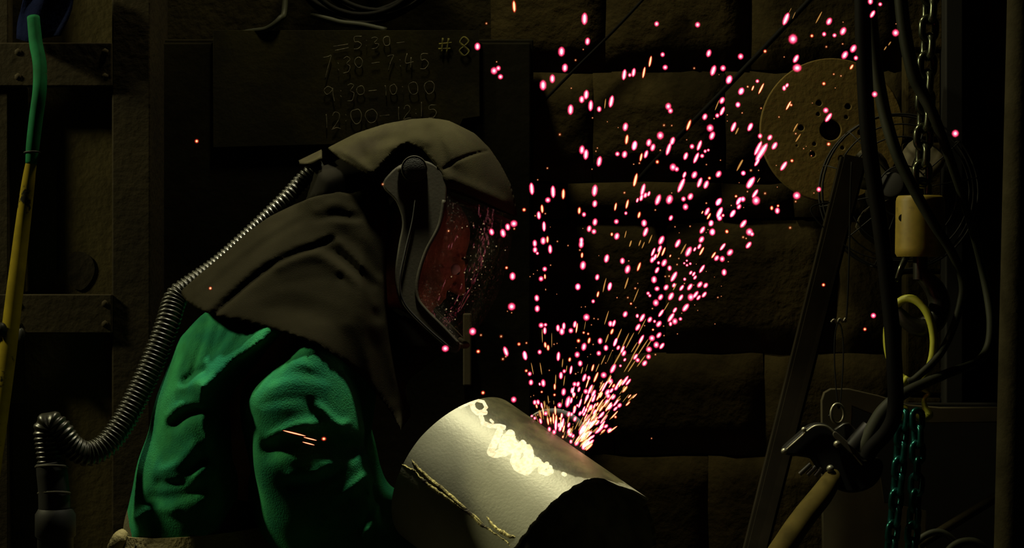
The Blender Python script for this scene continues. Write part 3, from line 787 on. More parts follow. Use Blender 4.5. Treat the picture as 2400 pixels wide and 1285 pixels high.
# ------------------------------------------------------------------ the pipe on the stand
PC = P(1067, 1100, 0.02); PHI = math.radians(34)
dI = np.array([0.84, 0.5426]); dI = dI / np.linalg.norm(dI)
PA = np.array([math.cos(PHI) * dI[0], -math.sin(PHI), -math.cos(PHI) * dI[1]])
PU = np.array([dI[1], 0, dI[0]])
PVv = np.cross(PA, PU); PVv = PVv if PVv[1] < 0 else -PVv
PR = 200 * sc_at(0.02)
def on_pipe(px, py, R=PR):
    """pixel -> (theta, z) on the side of the pipe facing the camera"""
    o = np.array([0, CAMY, CAMZ]); d = P(px, py, 0.0) - o; d /= np.linalg.norm(d)
    w = o - PC
    dp = d - PA * d.dot(PA); wp = w - PA * w.dot(PA)
    A, B, Cc = dp.dot(dp), 2 * dp.dot(wp), wp.dot(wp) - R * R
    D = B * B - 4 * A * Cc
    t = (-B - math.sqrt(max(D, 0))) / (2 * A)
    q = w + d * t
    return math.atan2(q.dot(PVv), q.dot(PU)), q.dot(PA)
def pipe_pt(th, z, R=PR): return PC + PA * z + R * (math.cos(th) * PU + math.sin(th) * PVv)
def proj(p):
    s = FPX / (p[1] - CAMY); return CX + p[0] * s, CY - (p[2] - CAMZ) * s
edge = sorted([on_pipe(*q) for q in ((1205, 1284), (1230, 1250), (1262, 1210), (1300, 1172), (1350, 1137), (1385, 1121), (1415, 1122), (1450, 1139), (1490, 1152), (1524, 1162))])
ths = [e[0] for e in edge]; zs = [e[1] for e in edge]
th_lo, z_tip = ths[0], zs[0]
far = [(th_lo - 0.35, z_tip * 0.93), (th_lo - 0.9, z_tip * 1.0), (th_lo - 1.6, z_tip * 0.85), (th_lo - 2.4, z_tip * .62), (ths[-1] + 0.5 - 2 * math.pi, zs[-1] * 1.05)]
ext = sorted(far + list(zip(ths, zs)))
ext = [(t - 2 * math.pi, z) for t, z in ext] + ext + [(t + 2 * math.pi, z) for t, z in ext]
def z_end(th): return float(np.interp(th, [e[0] for e in ext], [e[1] for e in ext]))
sy = [on_pipe(*q) for q in ((958, 1064), (985, 1026), (1020, 992), (1060, 963), (1100, 943), (1130, 934))]
sy = sorted(sy)
def z_start(th):
    t = (th + math.pi) % (2 * math.pi) - math.pi
    return float(np.interp(t, [s[0] for s in sy], [s[1] for s in sy]))
strokes = [([(1079, 952), (1103, 941), (1112, 962), (1120, 968), (1137, 967)], 8), ([(1106, 948), (1116, 938), (1133, 942), (1140, 955), (1128, 968), (1110, 962)], 5),
           ([(1127, 976), (1133, 992), (1150, 999), (1170, 999), (1181, 1002)], 7), ([(1150, 985), (1155, 990)], 4), ([(1171, 1012), (1158, 1040), (1149, 1060), (1158, 1066), (1178, 1062)], 11),
           ([(1196, 1018), (1185, 1030), (1180, 1046), (1182, 1060), (1196, 1052), (1204, 1040), (1196, 1026)], 14), ([(1225, 1043), (1212, 1060), (1206, 1082), (1214, 1095), (1232, 1104), (1246, 1092), (1258, 1082)], 14),
           ([(1236, 1052), (1240, 1070), (1228, 1085)], 15), ([(1268, 1088), (1266, 1104), (1280, 1110), (1292, 1106), (1288, 1096)], 8), ([(1282, 1088), (1272, 1098)], 7), ([(1320, 1111), (1324, 1113)], 6)]
bound = [(1060, 960), (1103, 941), (1122, 975), (1150, 1000), (1182, 1006), (1205, 1026), (1240, 1050), (1270, 1084), (1300, 1100), (1350, 1119), (1420, 1124), (1560, 1180)]
def pipe_mesh():
    NT, NZ = 420, 200
    th = np.linspace(-math.pi, math.pi, NT + 1)[:-1]
    rg = random.Random(3)
    V = np.zeros((NT, NZ, 3)); Vi = np.zeros((NT, NZ, 3))
    for i, t in enumerate(th):
        a, b = z_start(t), z_end(t) + 0.0012 * math.sin(37 * t) + rg.uniform(-.0006, .0006)
        z = np.linspace(a, b, NZ)[:, None]
        r = math.cos(t) * PU + math.sin(t) * PVv
        V[i] = PC + PA * z + PR * r; Vi[i] = PC + PA * z + (PR - 0.011) * r
    VV = np.concatenate([V.reshape(-1, 3), Vi.reshape(-1, 3)])
    idx = np.arange(NT * NZ).reshape(NT, NZ); nx = np.roll(idx, -1, 0); n0 = NT * NZ
    qo = np.stack([idx[:, :-1], nx[:, :-1], nx[:, 1:], idx[:, 1:]], -1).reshape(-1, 4)
    qi = np.stack([idx[:, :-1], idx[:, 1:], nx[:, 1:], nx[:, :-1]], -1).reshape(-1, 4) + n0
    e1 = np.stack([idx[:, -1], nx[:, -1], nx[:, -1] + n0, idx[:, -1] + n0], -1)
    e0 = np.stack([idx[:, 0], idx[:, 0] + n0, nx[:, 0] + n0, nx[:, 0]], -1)
    me = mesh_np('pipe_shell', VV, np.concatenate([qo, qi, e1, e0]))
    # paint and scorch marks stored on the surface
    o = VV[:n0]; s = FPX / (o[:, 1] - CAMY); X = CX + o[:, 0] * s; Yp = CY - (o[:, 2] - CAMZ) * s
    rad = o - PC; front = (rad - np.outer(rad @ PA, PA)) @ np.array([0, -1, 0]) > -0.03
    ch = np.zeros(len(VV)); dirt = np.zeros(len(VV))
    for pts, w in strokes:
        d = seg_dist(X, Yp, pts); ch[:n0] = np.maximum(ch[:n0], np.clip(1.0 - 0.78 * d / w, 0, 1) * front)
    yb = np.interp(X, [p[0] for p in bound], [p[1] for p in bound])
    dirt[:n0] = np.where(front, np.clip((yb - Yp) / 14 + 0.5, 0, 1), 1.0)
    dirt[n0:] = 1
    dirt[:n0] *= np.clip(1 - (X - 1430) / 60, 0.45, 1)
    for nm, arr in (('paint', ch), ('scorch', dirt)):
        at = me.attributes.new(nm, 'FLOAT', 'POINT'); at.data.foreach_set('value', arr.astype(np.float32))
    return me
def pipe_mat():
    m = bpy.data.materials.new('pipe_steel'); m.use_nodes = True; nt = m.node_tree; b = nt.nodes['Principled BSDF']
    b.inputs['Roughness'].default_value = 0.5; b.inputs['Specular IOR Level'].default_value = 0.3
    N = nt.nodes.new; tc = N('ShaderNodeTexCoord')
    def noise(sc, det=6):
        n = N('ShaderNodeTexNoise'); n.inputs['Scale'].default_value = sc; n.inputs['Detail'].default_value = det
        nt.links.new(tc.outputs['Object'], n.inputs['Vector']); return n
    def ramp(src, a, b_, ca, cb):
        r = N('ShaderNodeValToRGB'); r.color_ramp.elements[0].position = a; r.color_ramp.elements[1].position = b_
        r.color_ramp.elements[0].color = ca + (1,); r.color_ramp.elements[1].color = cb + (1,); nt.links.new(src, r.inputs['Fac']); return r.outputs['Color']
    def mix(f, a, b_):
        x = N('ShaderNodeMix'); x.data_type = 'RGBA'; nt.links.new(f, x.inputs['Factor']); nt.links.new(a, x.inputs['A']); nt.links.new(b_, x.inputs['B']); return x.outputs['Result']
    base = ramp(noise(9).outputs['Fac'], .3, .7, (.235, .235, .165), (.325, .325, .235))
    sc = ramp(noise(22).outputs['Fac'], .35, .65, (.035, .034, .014), (.095, .092, .040))
    pt = ramp(noise(120).outputs['Fac'], .40, .55, (.78, .72, .52), (1.0, .96, .78))
    def attr(nm):
        a = N('ShaderNodeAttribute'); a.attribute_name = nm; return a.outputs['Fac']
    def noisy(nm, amt, scl):
        n = noise(scl); ma = N('ShaderNodeMath'); ma.operation = 'MULTIPLY_ADD'; ma.inputs[1].default_value = amt; nt.links.new(n.outputs['Fac'], ma.inputs[0]); nt.links.new(attr(nm), ma.inputs[2])
        return ma.outputs[0]
    f1 = ramp(noisy('scorch', .9, 40), .82, 1.0, (0, 0, 0), (1, 1, 1))
    f2 = ramp(noisy('paint', .40, 75), .56, .64, (0, 0, 0), (1, 1, 1))
    # scorch should not cover the paint
    c = mix(f1, base, sc); c = mix(f2, c, pt)
    iv = N('ShaderNodeMath'); iv.operation = 'MULTIPLY_ADD'; iv.inputs[1].default_value = -.20; iv.inputs[2].default_value = .20; nt.links.new(f2, iv.inputs[0]); nt.links.new(iv.outputs[0], b.inputs['Metallic'])
    nt.links.new(c, b.inputs['Base Color'])
    bp = N('ShaderNodeBump'); bp.inputs['Strength'].default_value = 0.15; bp.inputs['Distance'].default_value = 0.003
    nt.links.new(noise(160, 4).outputs['Fac'], bp.inputs['Height']); nt.links.new(bp.outputs['Normal'], b.inputs['Normal'])
    return m
pipe = empty('steel_pipe', Vector(PC + PA * 0.25)); tag(pipe, 'thick steel pipe with a curved saddle cut and scribbled white chalk', 'pipe')
shell = link('pipe_shell', pipe_mesh(), pipe_mat(), pipe)
edge_split(shell, 50)
# ragged torch-cut bead along the lower side
def bead(pts, w, seed, name='torch_cut_bead'):
    rr = random.Random(seed)
    mid_ = [on_pipe(x, y) for x, y, _ in catmull([(a_, b_, 0) for a_, b_ in pts], 7)]
    n = len(mid_); V, F = [], []
    wa, wb = 1.0, 1.0
    for i, (t, z) in enumerate(mid_):
        e = math.sin(math.pi * i / (n - 1)) ** .4
        wa += rr.uniform(-.45, .45); wb += rr.uniform(-.45, .45); wa = min(1.6, max(.25, wa)); wb = min(1.6, max(.25, wb))
        sh_ = rr.uniform(-.25, .25) * w / PR
        for (dt, hh) in ((-wa, -.001), (-wa * .6, .0016), (wb * .6, .0018), (wb, -.001)):
            V.append(pipe_pt(t + sh_ + dt * e * w / PR, z, PR + hh * max(e, .2)))
    for i in range(n - 1):
        for k in range(3): F.append((i * 4 + k, i * 4 + k + 1, i * 4 + k + 5, i * 4 + k + 4))
    link(name, mesh_from(name, V, F), M['bead'], pipe)
bead([(942, 1088), (970, 1104), (985, 1118), (1010, 1138), (1060, 1172), (1100, 1206), (1140, 1240), (1178, 1262), (1196, 1280)], .0052, 1)
bead([(965, 1078), (978, 1096), (1004, 1120), (1036, 1146), (1080, 1184), (1120, 1216), (1150, 1246)], .0036, 2)
bead([(1140, 1212), (1162, 1234), (1186, 1252), (1208, 1260)], .0042, 3)
# jack stand with a vee head under the pipe
st = empty('pipe_stand', Vector((PC + PA * 0.22)[:2].tolist() + [0])); tag(st, 'dark pipe jack stand carrying the pipe', 'stand')
mid = PC + PA * 0.22
lowz = mid[2] - PR / abs(PU[2]) * 1.0
cyl('post', (mid[0], mid[1], 0.28), (mid[0], mid[1], lowz - 0.07), 0.03, M['dsteel'], st)
for s in (-1, 1):
    hx = np.array([PU[0], PVv[1] * 0, 0]); side = np.cross(PA, [0, 0, 1]); side /= np.linalg.norm(side)
    cyl('vee_arm', np.array([mid[0], mid[1], lowz - 0.075]), np.array([mid[0], mid[1], lowz - 0.075]) + side * s * 0.2 + np.array([0, 0, 0.13]), 0.014, M['dsteel'], st)
for k in range(3):
    t = 2 * math.pi * k / 3 + .4
    cyl('leg', (mid[0], mid[1], 0.42), (mid[0] + .32 * math.cos(t), mid[1] + .32 * math.sin(t), 0.012), 0.014, M['dsteel'], st)

# angle grinder working on the far side of the crest
GY = 0.17
gr = empty('angle_grinder', PV(1200, 1120, 0.2)); tag(gr, 'angle grinder pressed against the far side of the pipe', 'grinder')
gc = P(1298, 1050, GY)
nrm = np.array([0.25, -0.93, 0.28]); nrm /= np.linalg.norm(nrm)
cyl('cutting_disc', gc - nrm * 0.0015, gc + nrm * 0.0015, 76 * sc_at(GY), M['dsteel'], gr, n=48)
e1_ = np.cross(nrm, [0, 0, 1]); e1_ /= np.linalg.norm(e1_); e2_ = np.cross(e1_, nrm)
V, F = [], []
for i, t in enumerate(np.linspace(math.radians(20), math.radians(185), 30)):
    for (rr_, hh) in ((92, -.018), (92, .012), (76, .012), (76, .0095), (89.5, .0095), (89.5, -.018)):
        V.append(gc + (e1_ * -math.cos(t) + e2_ * math.sin(t)) * rr_ * sc_at(GY) * 1.0 - nrm * hh * -1.0)
for i in range(29):
    for k in range(6):
        k2 = (k + 1) % 6; F.append((i * 6 + k, i * 6 + k2, (i + 1) * 6 + k2, (i + 1) * 6 + k))
link('wheel_guard', mesh_from('wheel_guard', V, F), M['guard'], gr)
gh = gc - nrm * 0.05; gb = P(1120, 1150, 0.42)
cyl('spindle', gc, gh, 0.012, M['steel'], gr); ball('gear_head', gh, 0.036, M['dsteel'], gr, 3)
cyl('motor_body', gh, gh + (gb - gh) * .55, 0.030, M['tool'], gr, r1=0.034, bev=0.004)
cyl('rear_grip', gh + (gb - gh) * .54, gb, 0.027, M['tool'], gr, r1=0.024, bev=0.004)
gs = gh + np.array([0.03, 0.12, 0.03]); cyl('side_handle', gh, gs, 0.016, M['tool'], gr, bev=0.004)
# ------------------------------------------------------------------ the worker
YM0 = 0.15            # middle plane of the body
YA = -0.055           # near arm
man = empty('person', Vector((-0.62, YM0, 0.0)))
tag(man, 'worker bent over the pipe in a green shirt and air-fed canvas hood with visor', 'person')
def rp(px_, Y): return px_ * sc_at(Y)

TORSO = [(630, 820, 150), (596, 880, 185), (560, 985, 190), (514, 1138, 188), (478, 1250, 176), (462, 1340, 168)]
def torso(f, off=0.0, k=0.03, upto=None):
    for (a, b) in zip(TORSO[:-1], TORSO[1:]):
        f.cap(P(a[0], a[1], YM0), P(b[0], b[1], YM0), rp(a[2], YM0) + off, rp(b[2], YM0) + off, k, ys=0.74)
NARM = [(706, 868, YA, 118), (704, 960, YA - .005, 134), (712, 1060, YA - .01, 138), (740, 1180, YA, 128), (760, 1258, YA + .01, 120)]
NFORE = [(770, 1262, YA + .02, 112), (905, 1310, 0.06, 80), (1020, 1295, 0.31, 58), (1080, 1232, 0.36, 50)]
FARM = [(720, 870, 0.36, 112), (770, 1050, 0.40, 100), (850, 1225, 0.42, 84), (1040, 1225, 0.38, 60), (1190, 1150, 0.34, 48)]
def chainf(f, L, off=0.0, k=0.03):
    for a, b in zip(L[:-1], L[1:]): f.cap(P(*a[:3]), P(*b[:3]), rp(a[3], a[2]) + off, rp(b[3], b[2]) + off, k)
# ---- shirt
def fill_shirt(f, off=0.0):
    torso(f, off, 0.03)
    f.cap(P(780, 850, YM0), P(720, 1190, YM0), rp(112, YM0) + off, rp(125, YM0) + off, 0.04, ys=0.80)
    f.cap(P(640, 800, YM0 - .12), P(640, 800, YM0 + .12), rp(95, YM0) + off, k=0.05)
    chainf(f, NARM, off, 0.035); chainf(f, NFORE, off, 0.04)
    chainf(f, FARM, off, 0.035)
    return f
def shirt_field(h): return fill_shirt(Field((-0.92, -0.24, 0.62), (0.10, 0.66, 1.32), h))
YN = -0.12
def shirt():
    f = shirt_field(0.0056)
    groove(f, [  # deep valley between back panel and sleeve
        ([(676, 792), (640, 824), (596, 858), (552, 896), (532, 945), (536, 1000), (545, 1070), (552, 1150), (545, 1285)], 36, 0.080),
        ([(646, 774), (604, 806), (562, 842), (516, 880), (480, 908)], 34, -0.034),
        ([(560, 880), (530, 930), (528, 1000), (540, 1080)], 26, 0.0149),
        ([(618, 800), (560, 838), (512, 880), (478, 905)], 9, -0.0065),
        ([(640, 782), (600, 808), (570, 838)], 7, -0.0050),
        ([(476, 905), (470, 960), (484, 1040)], 9, -0.0059),
        ([(420, 897), (445, 880), (468, 870)], 10, 0.0119), ([(408, 916), (440, 908), (470, 894)], 12, -0.0050),
        ([(394, 1000), (420, 980), (450, 966), (476, 962)], 14, 0.0158), ([(380, 984), (408, 958), (440, 950), (470, 956)], 11, -0.0059),
        ([(370, 1110), (410, 1090), (450, 1050)], 14, -0.0059), ([(360, 1140), (420, 1130), (470, 1080)], 14, 0.0090),
        ([(380, 1130), (440, 1120), (478, 1100)], 10, -0.0059), ([(340, 1180), (400, 1170), (470, 1150)], 16, 0.0079),
        ([(300, 1230), (340, 1200), (400, 1200)], 14, -0.0050),
        ([(440, 752), (428, 800), (408, 860)], 9, -0.0030), ([(466, 752), (458, 810), (440, 870)], 8, 0.0040), ([(500, 760), (486, 820), (474, 890)], 9, 0.0034), ([(556, 766), (528, 810), (500, 840)], 10, -0.0040), ([(530, 768), (505, 812), (490, 850)], 8, 0.0040),
        # sleeve
        ([(690, 792), (640, 842), (598, 905), (572, 962), (560, 1010)], 9, -0.0059),
        ([(585, 985), (588, 1050), (574, 1120)], 12, 0.0090),
        ([(640, 1020), (690, 1000), (740, 988), (800, 1002)], 12, -0.0099), ([(640, 1048), (700, 1032), (760, 1034), (820, 1050)], 24, 0.0208),
        ([(752, 946), (775, 970), (800, 990), (815, 990)], 8, -0.0070), ([(735, 950), (745, 985), (790, 1004)], 12, 0.0070),
        ([(690, 1106), (740, 1102), (780, 1080)], 12, -0.0070), ([(690, 1130), (750, 1130), (800, 1105)], 14, 0.0109),
        ([(715, 1136), (770, 1130), (810, 1108)], 7, -0.0059), ([(800, 1155), (840, 1128), (860, 1110)], 9, -0.0059), ([(800, 1180), (850, 1160)], 12, 0.0070),
        ([(868, 1120), (888, 1165), (880, 1210), (862, 1245)], 8, -0.0070), ([(848, 1150), (862, 1200), (845, 1240)], 10, 0.0074),
        ([(640, 870), (690, 850), (740, 860)], 9, -0.0025), ([(630, 910), (690, 895), (770, 905)], 9, -0.0020), ([(640, 890), (700, 872), (760, 884)], 7, 0.0020),
        ([(620, 945), (690, 930), (760, 940)], 10, 0.0025),
    ], YN, YM0)
    # trim the shirt at the waist and leave the sleeve ends open at the wrists
    x, y, z = f.grid((slice(None),) * 3)
    zc = P(0, 1290, YM0)[2]
    wv = 0.006 * np.sin(40 * x + 25 * y)
    zc = zc + (P(0, 1254, YM0)[2] - zc) * np.clip((x - P(335, 0, YM0)[0]) / 0.02, 0, 1)
    f.F = np.where(x < P(600, 0, YM0)[0], np.maximum(f.F, (zc + wv - z) * 0.9), f.F)
    return f.mesh('shirt', 1)
sh = link('shirt', shirt(), M['shirt'], man); sh['label'] = 'creased green cotton work shirt'

# ---- body (head, neck, trunk, arms, hands) as one skin
fw = np.array([0.86, 0, -0.51]); up = np.array([0.51, 0, 0.86]); sd = np.array([0, 1.0, 0])
HC = P(988, 592, YM0)
def H(a, b, c=0.0): return HC + fw * a + up * b + sd * c
RH = np.stack([fw, sd, up])
def body():
    f = Field((-0.86, -0.16, 0.72), (0.26, 0.56, 1.55), 0.0042)
    f.ell(H(-.015, .045), (.098, .078, .092), .02, rot=RH)
    f.ell(H(.018, -.035), (.074, .062, .092), .03, rot=RH)
    f.ell(H(.055, -.104), (.026, .026, .020), .03, rot=RH)
    f.cap(H(.0, -.07, -.045), H(.05, -.10, -.02), .022, .018, .025); f.cap(H(.0, -.07, .045), H(.05, -.10, .02), .022, .018, .025)
    for s in (-1, 1):
        f.ell(H(.062, -.022, s * .036), (.022, .020, .020), .02, rot=RH)
        f.cap(H(.088, .026, s * .006), H(.078, .030, s * .044), .0105, .008, .012)
        f.ell(H(.090, .006, s * .030), (.014, .016, .010), .010, 'sub', rot=RH)
        f.ell(H(-.008, -.01, s * .070), (.018, .008, .030), .006, rot=RH)
    f.cap(H(.090, .016), H(.114, -.026), .0085, .0115, .012)
    f.ell(H(.113, -.030), (.013, .012, .011), .008, rot=RH)
    for s in (-1, 1): f.ell(H(.100, -.034, s * .012), (.010, .008, .008), .006, rot=RH)
    f.cap(H(.090, -.060, -.018), H(.090, -.060, .018), .0075, k=.008); f.cap(H(.086, -.074, -.016), H(.086, -.074, .016), .0085, k=.008)
    f.cap(H(.097, -.067, -.022), H(.097, -.067, .022), .0022, k=.004, mode='sub')
    f.cap(H(-.03, -.03), P(770, 740, YM0), .058, .066, .04)
    f.cap(P(700, 800, YM0 - .13), P(700, 800, YM0 + .13), .075, k=.05)
    f.cap(P(640, 850, YM0), P(500, 1180, YM0), .10, .10, .05, ys=.7)
    f.cap(P(500, 1180, YM0), P(470, 1300, YM0), .10, .10, .05, ys=.7)
    def arm(pts):
        for a, b in zip(pts[:-1], pts[1:]): f.cap(P(*a[:3]), P(*b[:3]), a[3], b[3], .025)
    arm([(706, 868, YA, .056), (760, 1255, YA + .01, .048), (905, 1310, .06, .045), (1080, 1232, .36, .030), (1110, 1196, .40, .030)])
    arm([(720, 870, .36, .056), (850, 1225, .42, .046), (1040, 1225, .38, .042), (1205, 1140, .33, .029), (1250, 1100, .33, .029)])
    def hand(c, ax, out, pal, r):
        """fist round a grip: c centre of grip, ax along the grip, out from grip to knuckles"""
        ax, out = np.array(ax, float), np.array(out, float); ax /= np.linalg.norm(ax); out -= ax * out.dot(ax); out /= np.linalg.norm(out)
        sd_ = np.cross(ax, out)
        base = c + out * (r + .014)
        f.cap(base - ax * .030, base + ax * .030, .017, k=.02)
        f.cap(pal, base, .028, .022, .03)
        for k, (o_, ln) in enumerate(((-.033, .9), (-.011, 1.05), (.011, 1.0), (.033, .8))):
            g = c + ax * o_
            k0 = g + out * (r + .012) + sd_ * .012; k1 = g + sd_ * (r + .011) + out * .006; k2 = g - out * (r + .008) * ln + sd_ * .012; k3 = g - out * (r + .006) - sd_ * .014 * ln
            f.cap(k0, k1, .0098, .0092, .005); f.cap(k1, k2, .0092, .0086, .004); f.cap(k2, k3, .0086, .0078, .004)
        t0 = base - ax * .036; t1 = c - ax * .046 - sd_ * (r + .012); t2 = c - ax * .030 - sd_ * (r + .008) - out * (r + .004)
        f.cap(t0, t1, .0125, .0105, .008); f.cap(t1, t2, .0105, .009, .004)
    gax = gb - gh
    hand(gh + gax * .80, -gax, [-.4, .1, -.9], P(1110, 1196, .40), .026)
    hand((gh + gs) / 2 + np.array([.012, .045, .012]), gs - gh, [-.6, .2, -.8], P(1250, 1100, .33), .016)
    return f.mesh('body', 1)
bd = link('body', body(), M['skin'], man); bd['label'] = 'face and hands lit faintly by the sparks'
for s in (-1, 1):
    ey = ball('eye', H(.082, .006, s * .030), .0125, M['eye'], man, 3)
    ball('iris', H(.0905, .003, s * .030), .0056, M['iris'], ey, 2)
    tube('eyebrow', [H(.096, .030, s * .012), H(.094, .036, s * .028), H(.083, .034, s * .046)], [.004, .0045, .002], M['iris'], man, n=8)

# ---- hood cape
CAPE = [(720, 462), (700, 470), (684, 474), (662, 484), (620, 505), (572, 540), (520, 588), (462, 638), (410, 685), (424, 700), (470, 726), (520, 742), (580, 752), (640, 768), (700, 782), (760, 806), (812, 842), (860, 884), (906, 944), (948, 1012),
        (944, 960), (926, 880), (912, 800), (902, 720), (900, 640), (904, 560), (902, 490), (896, 448), (880, 424), (856, 420), (846, 440), (820, 452), (790, 446), (760, 452)]
TOPL = [(690, 380), (684, 474), (662, 484), (620, 505), (572, 540), (520, 588), (462, 638), (400, 690), (330, 760)]
def cape():
    f = Field((-0.80, -0.26, 0.96), (-0.12, 0.58, 1.62), 0.0052)
    X, Z = f.ax[0][:, None], f.ax[2][None, :]
    poly = px_poly(CAPE, 0.0); top = px_poly(TOPL, YM0)
    d = seg_dist(X, Z, top)                              # distance below the back line
    fr = seg_dist(X, Z, px_poly([(880, 412), (896, 440), (904, 560), (900, 640), (902, 720), (912, 800), (944, 960)], 0.0))
    zpx = 642.5 - (Z - CAMZ) / sc_at(0.0) + 0 * X
    W = np.interp(zpx, [400, 480, 600, 760, 1000], [0.105, 0.125, 0.175, 0.25, 0.25]).astype(np.float32)
    Dn = np.interp(zpx, [400, 520, 700], [0.07, 0.12, 0.17]).astype(np.float32)
    w = W * np.sqrt(np.clip(1 - (1 - np.clip(d / Dn, 0, 1)) ** 2, 0, 1)) * np.clip(0.72 + fr / 0.16, 0, 1)
    y = np.abs(f.ax[1] - YM0)[None, :, None]
    f.F = (y - w[:, None, :]).astype(np.float32) * 0.8
    g = fill_shirt(Field((-0.80, -0.26, 0.96), (-0.12, 0.58, 1.62), 0.0052), 0.011); G2 = g.F
    k = 0.03; hh = np.clip(0.5 + 0.5 * (f.F - G2) / k, 0, 1); f.F = f.F * (1 - hh) + G2 * hh - k * hh * (1 - hh)
    groove(f, [
        ([(500, 738), (537, 704), (585, 660), (638, 620), (690, 594), (739, 577), (775, 560)], 7, 0.0150), ([(520, 690), (600, 620), (680, 580), (760, 560)], 12, -0.0027),
        ([(648, 622), (690, 604), (744, 598), (797, 630), (836, 673), (876, 718)], 14, -0.0080),
        ([(770, 585), (800, 605), (840, 640), (868, 668)], 13, 0.0089),
        ([(783, 560), (823, 597), (863, 636), (888, 660)], 8, -0.0041), ([(800, 548), (850, 590), (880, 640)], 14, 0.0055),
        ([(800, 650), (850, 690), (885, 745)], 10, 0.0061), ([(876, 718), (900, 780), (925, 880)], 16, -0.0027), ([(850, 760), (890, 840), (920, 930)], 16, 0.0055),
        ([(638, 500), (704, 482), (744, 497)], 12, -0.0034), ([(765, 478), (790, 476), (814, 490)], 11, -0.0041), ([(740, 508), (790, 504), (830, 508)], 10, 0.0055), ([(768, 516), (800, 522), (834, 524)], 6, -0.0027),
        ([(690, 520), (640, 550), (560, 610), (480, 680)], 12, 0.0034), ([(700, 500), (620, 545), (530, 615), (450, 690)], 9, -0.0024), ([(720, 440), (760, 450), (810, 430), (850, 440)], 16, 0.0061), ([(820, 420), (850, 450), (870, 490)], 10, -0.0034),
        ([(640, 680), (720, 690), (800, 720)], 14, -0.0014), ([(620, 720), (700, 724), (790, 760)], 12, 0.0017), ([(600, 690), (690, 660), (760, 650)], 12, 0.0014),
    ], -0.05, YM0)
    sd2 = poly_sd(X, Z, poly).astype(np.float32)
    f.F = np.maximum(f.F, sd2[:, None, :] * 1.0)
    return f.mesh('cape', 5)
hood = link('hood_cape', cape(), M['cape'], man); hood['label'] = 'dark canvas hood cape draped over the shoulders'

# ---- dark inner neck skirt between the cape and the visor frame
def neck():
    f = Field((-0.50, 0.0, 1.06), (-0.10, 0.30, 1.62), 0.0055)
    X, Z = f.ax[0][:, None], f.ax[2][None, :]
    sd2 = poly_sd(X, Z, px_poly([(730, 392), (800, 362), (900, 350), (1000, 380), (1020, 470), (1000, 560), (960, 640), (960, 716), (1000, 766), (1056, 818), (1034, 838), (990, 866), (950, 900), (940, 960), (900, 930), (860, 700), (840, 540), (740, 500), (706, 470)], 0.05)).astype(np.float32)
    y = np.abs(f.ax[1] - YM0)[None, :, None]
    w = 0.108 * np.sqrt(np.clip(1 - (1 - np.clip(-sd2 / 0.05, 0, 1)) ** 2, 0, 1))
    hd = np.sqrt(((X - HC[0]) / 0.135) ** 2 + ((Z - HC[2]) / 0.15) ** 2)     # room for the head
    f.F = np.maximum(y - w[:, None, :], sd2[:, None, :]).astype(np.float32)
    inner = np.maximum((1 - hd)[:, None, :] * 0.1 + 0 * y, 0.1 - y - 1.0)
    f.F = np.maximum(f.F, np.where((hd < 1)[:, None, :] & (y < 0.5), inner, -1.0)).astype(np.float32)
    return f.mesh('neck_skirt', 1)
for me_ in split_mesh(neck()):
    ns = link('neck_skirt', me_, M['neck'], man); ns['label'] = 'black inner neck cloth of the hood'

# ---- padded cap of the hood
CTOP = [(745, 352), (762, 345), (830, 311), (900, 288), (960, 277), (1005, 274), (1050, 280), (1110, 310), (1145, 345), (1172, 385), (1195, 430), (1206, 470), (1213, 520)]
CAPP = [(762, 344), (830, 309), (900, 286), (960, 275), (1005, 272), (1050, 278), (1112, 308), (1147, 343), (1174, 383), (1197, 428), (1208, 468), (1213, 508), (1160, 486), (1100, 458), (1046, 440), (1036, 412), (1020, 385), (992, 352), (958, 336), (940, 342), (905, 378), (884, 404), (870, 413), (846, 402), (800, 375)]
def cap_mesh():
    f = Field((-0.46, -0.04, 1.44), (0.05, 0.34, 1.72), 0.0034)
    X, Z = f.ax[0][:, None], f.ax[2][None, :]
    d = seg_dist(X, Z, px_poly([(p[0], p[1]) for p in catmull([(a, b, 0) for a, b in CTOP], 4)], YM0))
    w = 0.142 * np.sqrt(np.clip(1 - (1 - np.clip(d / 0.15, 0, 1)) ** 2, 0, 1))
    y = np.abs(f.ax[1] - YM0)[None, :, None]
    f.F = (y - w[:, None, :]).astype(np.float32) * 0.8
    groove(f, [([(1040, 398), (1075, 375), (1110, 360), (1142, 350)], 2.6, 0.006), ([(920, 340), (960, 318), (1000, 330)], 16, -0.006), ([(880, 330), (940, 322), (970, 305)], 14, 0.006),
               ([(1010, 300), (1030, 340), (1050, 390)], 14, 0.007), ([(1050, 310), (1060, 350), (1062, 380)], 16, -0.004), ([(790, 350), (830, 370), (866, 400)], 9, -0.005), ([(830, 330), (850, 365)], 14, 0.005), ([(1060, 420), (1110, 440), (1180, 470)], 14, -0.005)], 0.04, YM0)
    sd2 = poly_sd(X, Z, px_poly(CAPP, 0.06)).astype(np.float32)
    # hollow underneath: the cover is a shell 12 mm thick at its hem
    shell_in = np.full_like(f.F, 1.0)
    d2 = seg_dist(X, Z, px_poly([(p[0], p[1]) for p in catmull([(a, b, 0) for a, b in CTOP], 4)], YM0)) - 0.013
    w2 = 0.129 * np.sqrt(np.clip(1 - (1 - np.clip(d2 / 0.15, 0, 1)) ** 2, 0, 1))
    inner = (y - w2[:, None, :]) * 0.8
    inner = np.where(d2[:, None, :] < 0, 1.0, inner)
    f.F = np.maximum(np.maximum(f.F, sd2[:, None, :]), -inner).astype(np.float32)
    return f.mesh('hood_cap', 1)
capo = link('hood_cap', cap_mesh(), M['hood'], man); capo['label'] = 'padded grey canvas cap of the hood with a stitched seam'
